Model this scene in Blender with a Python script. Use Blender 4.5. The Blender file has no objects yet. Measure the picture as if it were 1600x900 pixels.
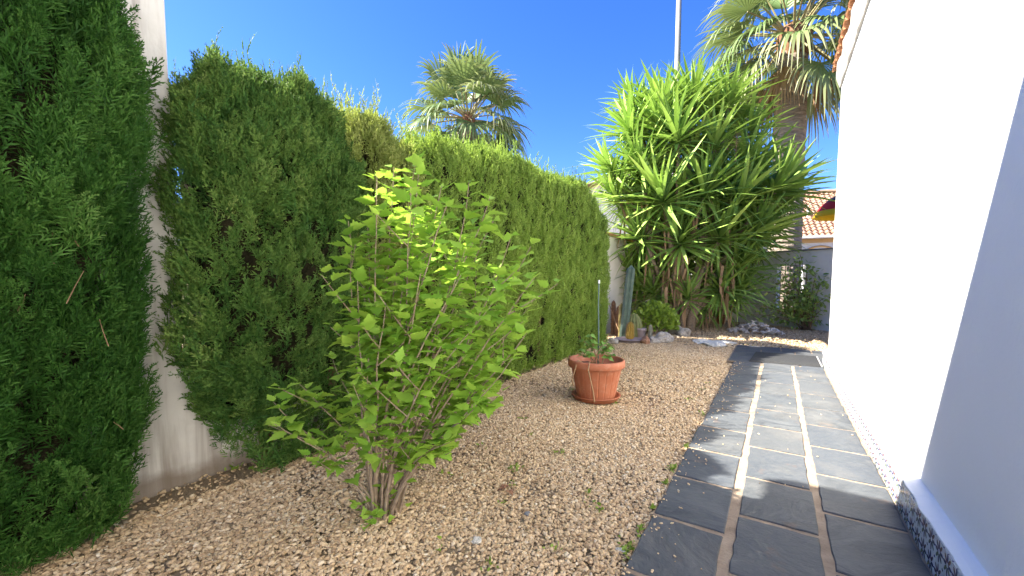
import bpy, bmesh, math, random
import numpy as np
from math import radians, sin, cos, pi, tan, atan2, sqrt
from mathutils import Vector, Matrix, Euler, noise

random.seed(7)
rng = np.random.default_rng(7)
scene = bpy.context.scene
col = scene.collection

# ------------------------------------------------------------------ camera
CAM_H, FOC, YAW, PITCH = 1.3, 642.0, radians(32.8), radians(3.7)
PPY = 437 + FOC * tan(PITCH)
cam = bpy.data.objects.new('camera', bpy.data.cameras.new('camera'))
col.objects.link(cam)
cam.location = (0, 0, CAM_H)
cam.rotation_euler = (radians(90) - PITCH, 0, YAW)
cam.data.sensor_width = 36
cam.data.lens = 36 * FOC / 1600
cam.data.shift_y = (PPY - 450) / 1600
cam.data.clip_start = 0.05
cam.data.clip_end = 2000
scene.camera = cam

# ------------------------------------------------------------------ sky, sun, exposure
SUN = Vector((1.0, 0.49, -1.04)).normalized()          # direction the light travels
world = bpy.data.worlds.new('World')
scene.world = world
world.use_nodes = True
wn = world.node_tree
bg = wn.nodes['Background']
sky = wn.nodes.new('ShaderNodeTexSky')
sky.sky_type = 'NISHITA'
sky.sun_disc = False
sky.sun_elevation = math.asin(-SUN.z)
sky.sun_rotation = atan2(-SUN.x, -SUN.y)
sky.air_density = 1.0
sky.dust_density = 0.25
sky.ozone_density = 7.0
hs = wn.nodes.new('ShaderNodeHueSaturation')
hs.inputs['Saturation'].default_value = 1.2
hs.inputs['Hue'].default_value = 0.516
wn.links.new(sky.outputs[0], hs.inputs['Color'])
wn.links.new(hs.outputs[0], bg.inputs[0])
bg.inputs[1].default_value = 0.05
sun = bpy.data.objects.new('sun', bpy.data.lights.new('sun', 'SUN'))
col.objects.link(sun)
sun.location = (-6, -3, 9)
sun.rotation_euler = SUN.to_track_quat('-Z', 'Y').to_euler()
sun.data.energy = 4.0
sun.data.angle = radians(0.55)
sun.data.color = (1.0, 0.93, 0.81)
vs = scene.view_settings
vs.view_transform = 'Standard'
vs.look = 'None'
vs.exposure = 2.75
vs.gamma = 1
vs.use_curve_mapping = False
scene.cycles.max_bounces = 7
scene.cycles.diffuse_bounces = 4
scene.cycles.glossy_bounces = 2
scene.cycles.transmission_bounces = 5


# ------------------------------------------------------------------ pixel to place
_fw = Vector((-sin(YAW) * cos(PITCH), cos(YAW) * cos(PITCH), -sin(PITCH)))
_rt = Vector((cos(YAW), sin(YAW), 0))
_up = _rt.cross(_fw)


def ray(u, v):
    return _fw + _rt * ((u - 800) / FOC) - _up * ((v - PPY) / FOC)


def on_ground(u, v, z=0.0):
    d = ray(u, v)
    return Vector((0, 0, CAM_H)) + d * ((z - CAM_H) / d.z)


def at_depth(u, v, dep):
    return Vector((0, 0, CAM_H)) + ray(u, v) * dep


def at_x(u, v, x):
    d = ray(u, v)
    return Vector((0, 0, CAM_H)) + d * (x / d.x)


# ------------------------------------------------------------------ node helpers
class NT:
    def __init__(s, name):
        s.m = bpy.data.materials.new(name)
        s.m.use_nodes = True
        s.t = s.m.node_tree
        s.b = s.t.nodes['Principled BSDF']
        s.out = s.t.nodes['Material Output']

    def n(s, kind, **kw):
        nd = s.t.nodes.new('ShaderNode' + kind)
        for k, v in kw.items():
            if k.startswith('i_'):
                nd.inputs[k[2:].replace('_', ' ')].default_value = v
            else:
                setattr(nd, k, v)
        return nd

    def l(s, a, b):
        s.t.links.new(a, b)

    def val(s, sock, x):
        if hasattr(x, 'is_output'):
            s.l(x, sock)
        else:
            sock.default_value = x

    def math(s, op, a, b=0.0, c=0.0, clamp=False):
        nd = s.t.nodes.new('ShaderNodeMath')
        nd.operation = op
        nd.use_clamp = clamp
        s.val(nd.inputs[0], a)
        s.val(nd.inputs[1], b)
        s.val(nd.inputs[2], c)
        return nd.outputs[0]

    def mix(s, f, a, b):
        nd = s.t.nodes.new('ShaderNodeMix')
        nd.data_type = 'RGBA'
        s.val(nd.inputs[0], f)
        for k, x in ((6, a), (7, b)):
            if isinstance(x, tuple):
                x = (*x, 1) if len(x) == 3 else x
            s.val(nd.inputs[k], x)
        return nd.outputs[2]

    def ramp(s, f, stops, interp='LINEAR'):
        nd = s.t.nodes.new('ShaderNodeValToRGB')
        cr = nd.color_ramp
        cr.interpolation = interp
        while len(cr.elements) < len(stops):
            cr.elements.new(0.5)
        for e, (p, c) in zip(cr.elements, stops):
            e.position = p
            e.color = (*c, 1) if len(c) == 3 else c
        s.l(f, nd.inputs[0])
        return nd.outputs[0]

    def coords(s, kind='Object', scale=None):
        tc = s.t.nodes.new('ShaderNodeTexCoord')
        o = tc.outputs[kind]
        if scale:
            mp = s.t.nodes.new('ShaderNodeMapping')
            mp.inputs['Scale'].default_value = scale
            s.l(o, mp.inputs[0])
            o = mp.outputs[0]
        return o

    def noise(s, vec, scale, detail=4, rough=0.55, dist=0.0):
        nd = s.t.nodes.new('ShaderNodeTexNoise')
        nd.inputs['Scale'].default_value = scale
        nd.inputs['Detail'].default_value = detail
        nd.inputs['Roughness'].default_value = rough
        nd.inputs['Distortion'].default_value = dist
        if vec is not None:
            s.l(vec, nd.inputs['Vector'])
        return nd.outputs['Fac']

    def bump(s, h, strength=0.3, dist=0.02):
        nd = s.t.nodes.new('ShaderNodeBump')
        nd.inputs['Strength'].default_value = strength
        nd.inputs['Distance'].default_value = dist
        s.l(h, nd.inputs['Height'])
        s.l(nd.outputs[0], s.b.inputs['Normal'])
        return nd.outputs[0]

    def color(s, x):
        s.val(s.b.inputs['Base Color'], (*x, 1) if isinstance(x, tuple) and len(x) == 3 else x)

    def rough(s, x, spec=0.4):
        s.val(s.b.inputs['Roughness'], x)
        s.b.inputs['Specular IOR Level'].default_value = spec


def mat_plain(name, c1, c2, scale=6, rough=0.7, bump=0.2, bscale=40, spec=0.3, bdist=0.01, stretch=None):
    m = NT(name)
    v = m.coords('Object', stretch)
    oi = m.n('ObjectInfo')
    add = m.n('VectorMath', operation='ADD')
    m.l(v, add.inputs[0])
    m.l(oi.outputs['Random'], add.inputs[1])
    v = add.outputs[0]
    f = m.noise(v, scale, 6)
    m.color(m.ramp(f, [(0.3, c1), (0.7, c2)]))
    m.rough(rough, spec)
    if bump:
        m.bump(m.noise(v, bscale, 5), bump, bdist)
    return m.m


def mat_leaf(name, dark, light, trans=(0.25, 0.4, 0.05), tfac=0.3, rough=0.45, spec=0.35, use='inst', tip=0.5, extra=None):
    """leaf: colour by a random value per leaf or spray and, where the mesh has it, by its own 'tip' value"""
    m = NT(name)
    if use == 'inst':
        at = m.n('Attribute', attribute_type='INSTANCER', attribute_name='tint')
        r = at.outputs['Fac']
    else:
        r = m.n('ObjectInfo').outputs['Random']
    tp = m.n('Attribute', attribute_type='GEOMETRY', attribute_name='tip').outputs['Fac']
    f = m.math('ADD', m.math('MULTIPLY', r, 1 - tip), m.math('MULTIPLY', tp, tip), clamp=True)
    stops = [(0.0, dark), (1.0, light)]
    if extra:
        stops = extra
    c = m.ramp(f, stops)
    m.color(c)
    m.rough(rough, spec)
    tr = m.n('BsdfTranslucent')
    m.l(m.mix(0.6, c, trans), tr.inputs[0])
    mx = m.n('MixShader')
    mx.inputs[0].default_value = tfac
    m.l(m.b.outputs[0], mx.inputs[1])
    m.l(tr.outputs[0], mx.inputs[2])
    m.l(mx.outputs[0], m.out.inputs['Surface'])
    return m.m


# ------------------------------------------------------------------ materials
M = {}
M['gravel'] = None


def make_materials():
    # crushed stone, each piece its own tint
    m = NT('gravel_stone')
    at = m.n('Attribute', attribute_type='INSTANCER', attribute_name='tint')
    c = m.ramp(at.outputs['Fac'], [(0.0, (.17, .11, .06)), (0.25, (.43, .30, .17)), (0.6, (.62, .465, .285)), (0.85, (.70, .56, .375)), (1.0, (.76, .67, .51))])
    nz = m.noise(m.coords('Object'), 60, 4)
    m.color(m.mix(m.math('MULTIPLY', nz, 0.5), c, (.34, .25, .16)))
    m.rough(0.85, 0.25)
    M['pebble'] = m.m
    # bare earth and fines below the stones
    m = NT('gravel_bed')
    v = m.coords('Object')
    f = m.noise(v, 3, 5)
    f2 = m.noise(v, 90, 6, 0.7)
    m.color(m.mix(f2, m.ramp(f, [(0.3, (.16, .115, .075)), (0.7, (.26, .20, .135))]), (.36, .29, .20)))
    m.rough(0.95, 0.1)
    m.bump(f2, 0.8, 0.02)
    M['bed'] = m.m
    # slate
    m = NT('slate')
    tc = m.coords('Object')
    oi = m.n('ObjectInfo')
    add = m.n('VectorMath', operation='ADD')
    sc = m.n('VectorMath', operation='SCALE')
    sc.inputs[0].default_value = (13, 7, 5)
    m.l(oi.outputs['Random'], sc.inputs['Scale'])
    m.l(tc, add.inputs[0])
    m.l(sc.outputs[0], add.inputs[1])
    rot = m.n('VectorRotate', rotation_type='Z_AXIS')
    m.l(add.outputs[0], rot.inputs['Vector'])
    m.l(m.math('MULTIPLY', oi.outputs['Random'], 40.0), rot.inputs['Angle'])
    mp = m.n('Mapping')
    mp.inputs['Scale'].default_value = (1.0, 1.7, 1)
    m.l(rot.outputs[0], mp.inputs[0])
    v = mp.outputs[0]
    big = m.noise(v, 3.5, 6, 0.6, 1.2)
    fine = m.noise(v, 26, 8, 0.7, 0.6)
    base = m.ramp(big, [(0.28, (0.020, 0.026, 0.035)), (0.5, (0.048, 0.057, 0.068)), (0.75, (0.101, 0.110, 0.118))])
    base = m.mix(m.math('FRACT', m.math('MULTIPLY', oi.outputs['Random'], 7.0)), base, m.mix(m.math('FRACT', m.math('MULTIPLY', oi.outputs['Random'], 17.0)), (0.041, 0.052, 0.069), (0.071, 0.075, 0.076)))
    base = m.mix(m.math('MULTIPLY', m.math('SUBTRACT', fine, 0.38, clamp=True), 1.8), base, (.10, .105, .11))
    rn = m.noise(add.outputs[0], 4.5, 5, 0.6)
    rust = m.math('MULTIPLY', m.math('SUBTRACT', rn, 0.63, clamp=True), 7.0, clamp=True)
    base = m.mix(m.math('MULTIPLY', rust, 0.6), base, (.17, .095, .055))
    dn = m.noise(add.outputs[0], 1.7, 6, 0.7)
    base = m.mix(m.math('MULTIPLY', m.math('SUBTRACT', dn, 0.5, clamp=True), 1.1, clamp=True), base, (.20, .18, .15))
    m.color(base)
    m.rough(m.ramp(fine, [(0.3, (.55,) * 3), (0.7, (.78,) * 3)]), 0.4)
    hh = m.math('ADD', big, m.math('MULTIPLY', fine, 0.35))
    m.bump(hh, 0.6, 0.022)
    M['slate'] = m.m
    M['mortar'] = mat_plain('mortar', (0.208, 0.156, 0.112), (0.336, 0.268, 0.200), 9, 0.95, 0.7, 90, 0.1, 0.01)
    M['mat'] = mat_plain('rubber_mat', (.02, .021, .023), (.036, .037, .038), 30, 0.8, 0.6, 220, 0.3, 0.004)
    M['matedge'] = mat_plain('metal_edge', (.3, .3, .3), (.42, .42, .42), 10, 0.45, 0, spec=0.5)
    # white render of the house
    m = NT('white_render')
    v = m.coords('Object')
    f = m.noise(v, 1.1, 6)
    m.color(m.ramp(f, [(0.3, (.83, .835, .84)), (0.7, (.875, .87, .86))]))
    m.rough(0.9, 0.15)
    m.bump(m.math('ADD', m.noise(v, 9, 5), m.math('MULTIPLY', m.noise(v, 70, 3), 0.3)), 0.22, 0.03)
    M['white'] = m.m
    # weathered white wall on the boundary, stained near the ground and along runs
    m = NT('stained_white')
    v = m.coords('Object')
    st = m.noise(m.coords('Object', (9, 9, 0.7)), 1.0, 5, 0.6, 0.4)
    f = m.noise(v, 2.0, 7, 0.65)
    sep = m.n('SeparateXYZ')
    m.l(v, sep.inputs[0])
    low = m.math('SUBTRACT', 1.0, m.math('MULTIPLY', sep.outputs['Z'], 2.2), clamp=True)
    stain = m.math('MULTIPLY', m.math('SUBTRACT', m.math('ADD', st, m.math('MULTIPLY', low, 0.16)), 0.50, clamp=True), 3.2, clamp=True)
    c = m.ramp(f, [(0.3, (.56, .54, .50)), (0.7, (.68, .66, .62))])
    c = m.mix(m.math('MULTIPLY', stain, 0.9), c, (.20, .155, .12))
    mud = m.math('MULTIPLY', m.math('SUBTRACT', m.math('SUBTRACT', m.math('MULTIPLY', f, 0.32), 0.02), sep.outputs['Z'], clamp=True), 12, clamp=True)
    c = m.mix(m.math('MULTIPLY', mud, 0.75), c, (.17, .13, .095))
    m.color(c)
    m.rough(0.92, 0.15)
    m.bump(m.math('ADD', m.noise(v, 14, 6), m.math('MULTIPLY', f, 2)), 0.3, 0.02)
    M['stained'] = m.m
    # grey cement wall at the garden end
    m = NT('cement')
    v = m.coords('Object')
    f = m.noise(v, 1.6, 7, 0.65)
    g = m.noise(m.coords('Object', (2.2, 2.2, 0.8)), 1.3, 6, 0.7)
    c = m.ramp(f, [(0.3, (.64, .62, .57)), (0.7, (.80, .775, .72))])
    c = m.mix(m.math('MULTIPLY', m.math('SUBTRACT', g, 0.52, clamp=True), 3, clamp=True), c, (.42, .40, .36))
    m.color(c)
    m.rough(0.95, 0.15)
    m.bump(f, 0.4, 0.03)
    M['cement'] = m.m
    M['coping'] = mat_plain('slate_coping', (.10, .11, .125), (.2, .21, .225), 5, 0.7, 0.4, 20)
    M['cream'] = mat_plain('cream_render', (.66, .60, .51), (.76, .71, .62), 1.5, 0.92, 0.25, 20, 0.15)
    M['farwhite'] = mat_plain('far_white', (.70, .70, .69), (.78, .78, .77), 1.2, 0.92, 0.15, 20, 0.15)
    M['ochre'] = mat_plain('ochre_band', (.56, .36, .17), (.64, .43, .22), 2, 0.9, 0.1, 20)
    M['terracotta'] = mat_plain('roof_terracotta', (.36, .15, .07), (.48, .25, .13), 7, 0.85, 0.35, 40, 0.2)
    M['pinktile'] = mat_plain('roof_pink', (.24, .13, .085), (.38, .24, .175), 3.2, 0.9, 0.35, 20, 0.2)
    M['soffit'] = mat_plain('grey_mortar', (.30, .28, .26), (.46, .44, .41), 5, 0.95, 0.5, 30, 0.1)
    # hand painted skirting tile: 2 x 2 stars of petals on a white glaze
    m = NT('painted_tile')
    v = m.coords('Object')
    sep = m.n('SeparateXYZ')
    m.l(v, sep.inputs[0])
    P = 0.1
    ax = m.math('SUBTRACT', m.math('FRACT', m.math('DIVIDE', m.math('ADD', sep.outputs['Y'], 5.0), P)), 0.5)
    az = m.math('SUBTRACT', m.math('FRACT', m.math('DIVIDE', m.math('ADD', sep.outputs['Z'], 5.0), P)), 0.5)
    r = m.math('SQRT', m.math('ADD', m.math('MULTIPLY', ax, ax), m.math('MULTIPLY', az, az)))
    ang = m.math('DIVIDE', m.math('ARCTAN2', az, ax), pi / 4)          # -4..4
    off = m.math('SUBTRACT', m.math('ADD', ang, 8.5), m.math('FLOOR', m.math('ADD', ang, 8.5)))
    side = m.math('MULTIPLY', m.math('SUBTRACT', off, 0.5), m.math('MULTIPLY', r, pi / 4))   # across the petal
    rr = m.math('DIVIDE', m.math('SUBTRACT', r, 0.29), 0.20)
    ss = m.math('DIVIDE', side, 0.082)
    ell = m.math('ADD', m.math('MULTIPLY', rr, rr), m.math('MULTIPLY', ss, ss))
    petal = m.math('LESS_THAN', ell, 1.0)
    idx = m.math('MODULO', m.math('FLOOR', m.math('ADD', ang, 8.5)), 8)
    odd = m.math('MODULO', idx, 2)
    blue = m.mix(m.noise(v, 40, 2), (.008, .010, .075), (.03, .04, .20))
    alt = m.mix(m.math('GREATER_THAN', idx, 3.5), (.20, .08, .05), (.10, .14, .05))
    pc = m.mix(odd, blue, alt)
    # corner diamonds between the stars
    dia = m.math('LESS_THAN', m.math('ADD', m.math('ABSOLUTE', m.math('SUBTRACT', m.math('ABSOLUTE', ax), 0.5)), m.math('ABSOLUTE', m.math('SUBTRACT', m.math('ABSOLUTE', az), 0.5))), 0.09)
    c = m.mix(petal, (.58, .59, .60), pc)
    c = m.mix(dia, c, (.04, .05, .22))
    m.color(c)
    m.rough(0.18, 0.5)
    M['tile'] = m.m
    m = NT('yellow_tile')
    v = m.coords('Object')
    f = m.noise(v, 60, 3)
    m.color(m.ramp(f, [(0.45, (.70, .60, .36)), (0.6, (.48, .30, .08))]))
    m.rough(0.3, 0.5)
    M['ytile'] = m.m
    # pots
    m = NT('pot_plastic')
    v = m.coords('Object')
    f = m.noise(v, 5, 6)
    sep = m.n('SeparateXYZ')
    m.l(v, sep.inputs[0])
    c = m.ramp(f, [(0.3, (.33, .10, .045)), (0.7, (.43, .155, .08))])
    d = m.noise(v, 22, 6, 0.7)
    c = m.mix(m.math('MULTIPLY', m.math('SUBTRACT', d, 0.5, clamp=True), 1.6, clamp=True), c, (.50, .32, .23))
    m.color(c)
    m.rough(0.55, 0.35)
    m.bump(f, 0.08, 0.01)
    M['pot'] = m.m
    M['soil'] = mat_plain('soil', (.05, .035, .025), (.12, .085, .06), 30, 0.95, 0.8, 60, 0.1)
    M['mauve'] = mat_plain('mauve_pot', (.24, .19, .19), (.32, .26, .26), 8, 0.7, 0.1)
    M['bark'] = mat_plain('grey_bark', (.20, .145, .10), (.36, .28, .20), 25, 0.85, 0.5, 60, 0.2, 0.004)
    M['twig'] = mat_plain('brown_twig', (.12, .075, .045), (.26, .17, .10), 25, 0.9, 0.3, 60, 0.15, 0.004)
    M['hedgecore'] = mat_plain('shaded_inner_twigs', (.018, .018, .010), (.045, .040, .022), 30, 0.95, 0.9, 45, 0.05, 0.05)  # brown twigs darkened to stand in for the shaded hedge inside
    M['caneg'] = mat_plain('green_cane', (0.055, 0.105, 0.088), (0.110, 0.165, 0.143), 20, 0.5, 0)
    M['polemetal'] = mat_plain('pole_metal', (.22, .22, .215), (.30, .30, .29), 3, 0.45, 0.05, spec=0.5)
    M['iron'] = mat_plain('iron_bar', (.06, .05, .045), (.13, .10, .085), 20, 0.7, 0.2)
    M['rock'] = mat_plain('pale_rock', (.28, .24, .19), (.58, .53, .46), 9, 0.9, 0.7, 30, 0.2, 0.02)
    M['redrock'] = mat_plain('red_rock', (.24, .11, .06), (.42, .24, .15), 9, 0.9, 0.6, 30, 0.2, 0.02)
    M['whiterock'] = mat_plain('white_rock', (.55, .52, .46), (.72, .70, .64), 7, 0.9, 0.6, 30, 0.2, 0.02)
    M['chip'] = mat_plain('grey_pink_stone', (.50, .42, .36), (.76, .69, .61), 11, 0.9, 0.5, 40, 0.2, 0.01)
    M['concrete'] = mat_plain('white_slab', (.62, .62, .61), (.72, .72, .71), 2, 0.9, 0.2, 20)
    # plants
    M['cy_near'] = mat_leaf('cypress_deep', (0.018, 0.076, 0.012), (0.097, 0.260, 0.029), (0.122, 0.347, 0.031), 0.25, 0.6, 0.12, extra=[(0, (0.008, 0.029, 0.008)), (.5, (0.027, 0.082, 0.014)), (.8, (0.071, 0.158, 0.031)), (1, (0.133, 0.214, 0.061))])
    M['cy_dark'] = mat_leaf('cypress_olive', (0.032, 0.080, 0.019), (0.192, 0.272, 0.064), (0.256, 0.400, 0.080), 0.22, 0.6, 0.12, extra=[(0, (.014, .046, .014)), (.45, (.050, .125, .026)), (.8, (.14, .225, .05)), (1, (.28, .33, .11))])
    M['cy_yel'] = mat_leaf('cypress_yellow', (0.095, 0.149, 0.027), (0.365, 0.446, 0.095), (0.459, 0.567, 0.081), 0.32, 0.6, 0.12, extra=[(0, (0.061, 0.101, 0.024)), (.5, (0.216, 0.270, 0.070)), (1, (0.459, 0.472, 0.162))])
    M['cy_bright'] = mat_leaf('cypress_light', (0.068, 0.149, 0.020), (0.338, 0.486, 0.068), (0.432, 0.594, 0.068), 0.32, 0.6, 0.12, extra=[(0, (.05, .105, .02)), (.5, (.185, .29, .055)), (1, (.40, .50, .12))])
    M['hib'] = mat_leaf('hibiscus_leaf', (0.149, 0.333, 0.034), (0.414, 0.609, 0.092), (0.414, 0.598, 0.069), 0.36, 0.55, 0.25, use='obj', tip=0.25)
    M['hib_i'] = mat_leaf('hibiscus_leaf_small', (0.149, 0.333, 0.034), (0.414, 0.609, 0.092), (0.414, 0.598, 0.069), 0.36, 0.55, 0.25, use='inst', tip=0.25)
    ystops = [(0, (0.090, 0.169, 0.036)), (.5, (0.238, 0.376, 0.070)), (.9, (0.436, 0.593, 0.138)), (1, (0.672, 0.713, 0.258))]
    M['yuc'] = mat_leaf('yucca_leaf', None, None, (.24, .40, .06), 0.18, 0.52, 0.25, use='obj', tip=0.25, extra=ystops)
    M['yuc_i'] = mat_leaf('yucca_leaf_mass', None, None, (.24, .40, .06), 0.18, 0.52, 0.25, use='inst', tip=0.25, extra=ystops)
    M['straw'] = mat_plain('dry_leaf', (.22, .13, .07), (.42, .28, .16), 6, 0.85, 0.3, 30, 0.2, stretch=(1, 1, .2))
    fr = [(0, (0.061, 0.115, 0.032)), (.45, (0.128, 0.203, 0.065)), (.8, (0.270, 0.284, 0.135)), (1, (0.540, 0.499, 0.311))]
    M['frond'] = mat_leaf('palm_frond', None, None, (.20, .24, .08), 0.25, 0.5, 0.35, use='obj', tip=0.62, extra=fr)
    M['petiole'] = mat_plain('petiole', (0.180, 0.168, 0.072), (0.270, 0.228, 0.108), 6, 0.6, 0.1)
    M['palmtrunk'] = mat_plain('palm_trunk', (.22, .175, .14), (.42, .35, .29), 4, 0.95, 0.9, 9, 0.1, 0.08, stretch=(1, 1, 5))
    M['fibre'] = mat_plain('palm_fibre', (0.112, 0.049, 0.025), (0.252, 0.140, 0.084), 8, 0.95, 0.8, 30, 0.1)
    M['jade'] = mat_leaf('jade_leaf', (.12, .22, .02), (.34, .46, .07), (.4, .5, .08), 0.2, 0.35, 0.4, use='inst', tip=0.3)
    M['rose'] = mat_leaf('rose_leaf', (0.085, 0.153, 0.034), (0.374, 0.510, 0.119), (0.510, 0.680, 0.136), 0.3, 0.5, 0.3, use='inst', tip=0.2)
    M['potleaf'] = mat_leaf('pot_leaf', (.07, .17, .03), (.20, .36, .08), (.35, .5, .08), 0.3, 0.5, 0.3, use='obj', tip=0.2)
    M['weed'] = mat_leaf('weed_leaf', (.09, .17, .02), (.26, .37, .06), (.4, .5, .08), 0.3, 0.5, 0.3, use='inst', tip=0.2)
    M['flower'] = mat_plain('violet_petal', (.10, .10, .45), (.25, .24, .62), 30, 0.6, 0)
    M['cac_blue'] = mat_plain('blue_cactus', (0.056, 0.093, 0.065), (0.118, 0.161, 0.124), 6, 0.6, 0.2, 60)
    M['cac_yel'] = mat_plain('yellow_cactus', (0.180, 0.143, 0.045), (0.270, 0.225, 0.083), 14, 0.7, 0.4, 90)
    M['cac_gold'] = mat_plain('gold_cactus', (0.247, 0.150, 0.022), (0.345, 0.232, 0.045), 30, 0.8, 0.8, 90)
    M['cac_green'] = mat_plain('green_cactus', (.11, .14, .045), (.21, .22, .09), 10, 0.65, 0.3, 60)
    M['cac_brown'] = mat_plain('brown_cactus', (.12, .06, .035), (.26, .15, .09), 14, 0.9, 0.6, 60)
    M['cac_grey'] = mat_plain('grey_cactus', (.22, .22, .16), (.36, .35, .27), 14, 0.9, 0.5, 60)
    # parasol with three rings of colour
    m = NT('parasol_cloth')
    sep = m.n('SeparateXYZ')
    m.l(m.coords('Object'), sep.inputs[0])
    m.color(m.ramp(m.math('MULTIPLY', sep.outputs['Z'], 1.0), [(0.0, (.55, .40, .02)), (0.20, (.42, .025, .03)), (0.50, (.07, .065, .08))], 'CONSTANT'))
    m.rough(0.8, 0.2)
    M['parasol'] = m.m


make_materials()


# ------------------------------------------------------------------ object helpers
def tag(o, label=None, cat=None, group=None, kind=None):
    if label:
        o['label'] = label
    if cat:
        o['category'] = cat
    if group:
        o['group'] = group
    if kind:
        o['kind'] = kind
    return o


def thing(name, loc, label, cat, group=None, rz=0):
    o = bpy.data.objects.new(name, None)
    col.objects.link(o)
    o.location = loc
    o.rotation_euler = (0, 0, rz)
    o.empty_display_size = 0.1
    return tag(o, label, cat, group)


class MB:
    """collects faces, builds one mesh object"""

    def __init__(s):
        s.v, s.f, s.tip = [], [], []

    def add(s, vs, fs, tip=None):
        o = len(s.v)
        s.v += [tuple(p) for p in vs]
        s.f += [tuple(i + o for i in f) for f in fs]
        s.tip += list(tip) if tip is not None else [0.5] * len(vs)
        return s

    def box(s, x0, x1, y0, y1, z0, z1):
        return s.add([(x0, y0, z0), (x1, y0, z0), (x1, y1, z0), (x0, y1, z0), (x0, y0, z1), (x1, y0, z1), (x1, y1, z1), (x0, y1, z1)],
                     [(0, 3, 2, 1), (4, 5, 6, 7), (0, 1, 5, 4), (1, 2, 6, 5), (2, 3, 7, 6), (3, 0, 4, 7)])

    def tube(s, pts, rad, n=6, cap=True):
        pts = [Vector(p) for p in pts]
        if not hasattr(rad, '__len__'):
            rad = [rad] * len(pts)
        vs, fs = [], []
        prev = None
        for i, p in enumerate(pts):
            a = pts[min(i + 1, len(pts) - 1)] - pts[max(i - 1, 0)]
            if a.length < 1e-9:
                a = Vector((0, 0, 1))
            a.normalize()
            if prev is None:
                h = Vector((1, 0, 0)) if abs(a.x) < 0.8 else Vector((0, 1, 0))
                prev = a.cross(h).normalized()
            e1 = (prev - a * prev.dot(a)).normalized()
            prev = e1
            e2 = a.cross(e1)
            for k in range(n):
                t = 2 * pi * k / n
                vs.append(p + (e1 * cos(t) + e2 * sin(t)) * rad[i])
        for i in range(len(pts) - 1):
            for k in range(n):
                k2 = (k + 1) % n
                fs.append((i * n + k, i * n + k2, (i + 1) * n + k2, (i + 1) * n + k))
        if cap:
            fs.append(tuple(range(n))[::-1])
            fs.append(tuple((len(pts) - 1) * n + k for k in range(n)))
        return s.add(vs, fs)

    def lathe(s, prof, n=24, c=(0, 0, 0), shape=None):
        """prof: list of (r, z); shape(angle, z) scales the radius"""
        vs, fs = [], []
        for r, z in prof:
            for k in range(n):
                a = 2 * pi * k / n
                q = r * (shape(a, z) if shape else 1)
                vs.append((c[0] + q * cos(a), c[1] + q * sin(a), c[2] + z))
        for i in range(len(prof) - 1):
            for k in range(n):
                k2 = (k + 1) % n
                fs.append((i * n + k, i * n + k2, (i + 1) * n + k2, (i + 1) * n + k))
        fs.append(tuple(range(n))[::-1])
        fs.append(tuple((len(prof) - 1) * n + k for k in range(n)))
        return s.add(vs, fs)

    def mesh(s, name, mat, smooth=False):
        me = bpy.data.meshes.new(name)
        me.from_pydata(s.v, [], s.f)
        at = me.attributes.new('tip', 'FLOAT', 'POINT')
        at.data.foreach_set('value', np.array(s.tip, dtype=np.float32))
        if mat:
            me.materials.append(mat)
        if smooth:
            me.shade_smooth()
        me.update()
        return me

    def build(s, name, mat, parent=None, loc=(0, 0, 0), smooth=False, kind=None):
        o = bpy.data.objects.new(name, s.mesh(name, mat, smooth))
        col.objects.link(o)
        o.location = loc
        if parent:
            o.parent = parent
        if kind:
            o['kind'] = kind
        return o


def put(name, me, parent, loc, rot=(0, 0, 0), scale=1.0):
    o = bpy.data.objects.new(name, me)
    col.objects.link(o)
    o.parent = parent
    o.location = loc
    o.rotation_euler = rot
    o.scale = (scale,) * 3 if not hasattr(scale, '__len__') else scale
    return o


# numpy frames -> euler angles; y = along the leaf, n = approximate face normal
def frames(d, n):
    y = d / np.linalg.norm(d, axis=1, keepdims=True)
    x = np.cross(y, n)
    x /= np.maximum(np.linalg.norm(x, axis=1, keepdims=True), 1e-9)
    z = np.cross(x, y)
    ry = -np.arcsin(np.clip(x[:, 2], -1, 1))
    rx = np.arctan2(y[:, 2], z[:, 2])
    rz = np.arctan2(x[:, 1], x[:, 0])
    return np.stack([rx, ry, rz], 1)


_proto = {}


def proto(me):
    if me.name not in _proto:
        _proto[me.name] = bpy.data.objects.new('source_' + me.name, me)
    return _proto[me.name]


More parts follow.
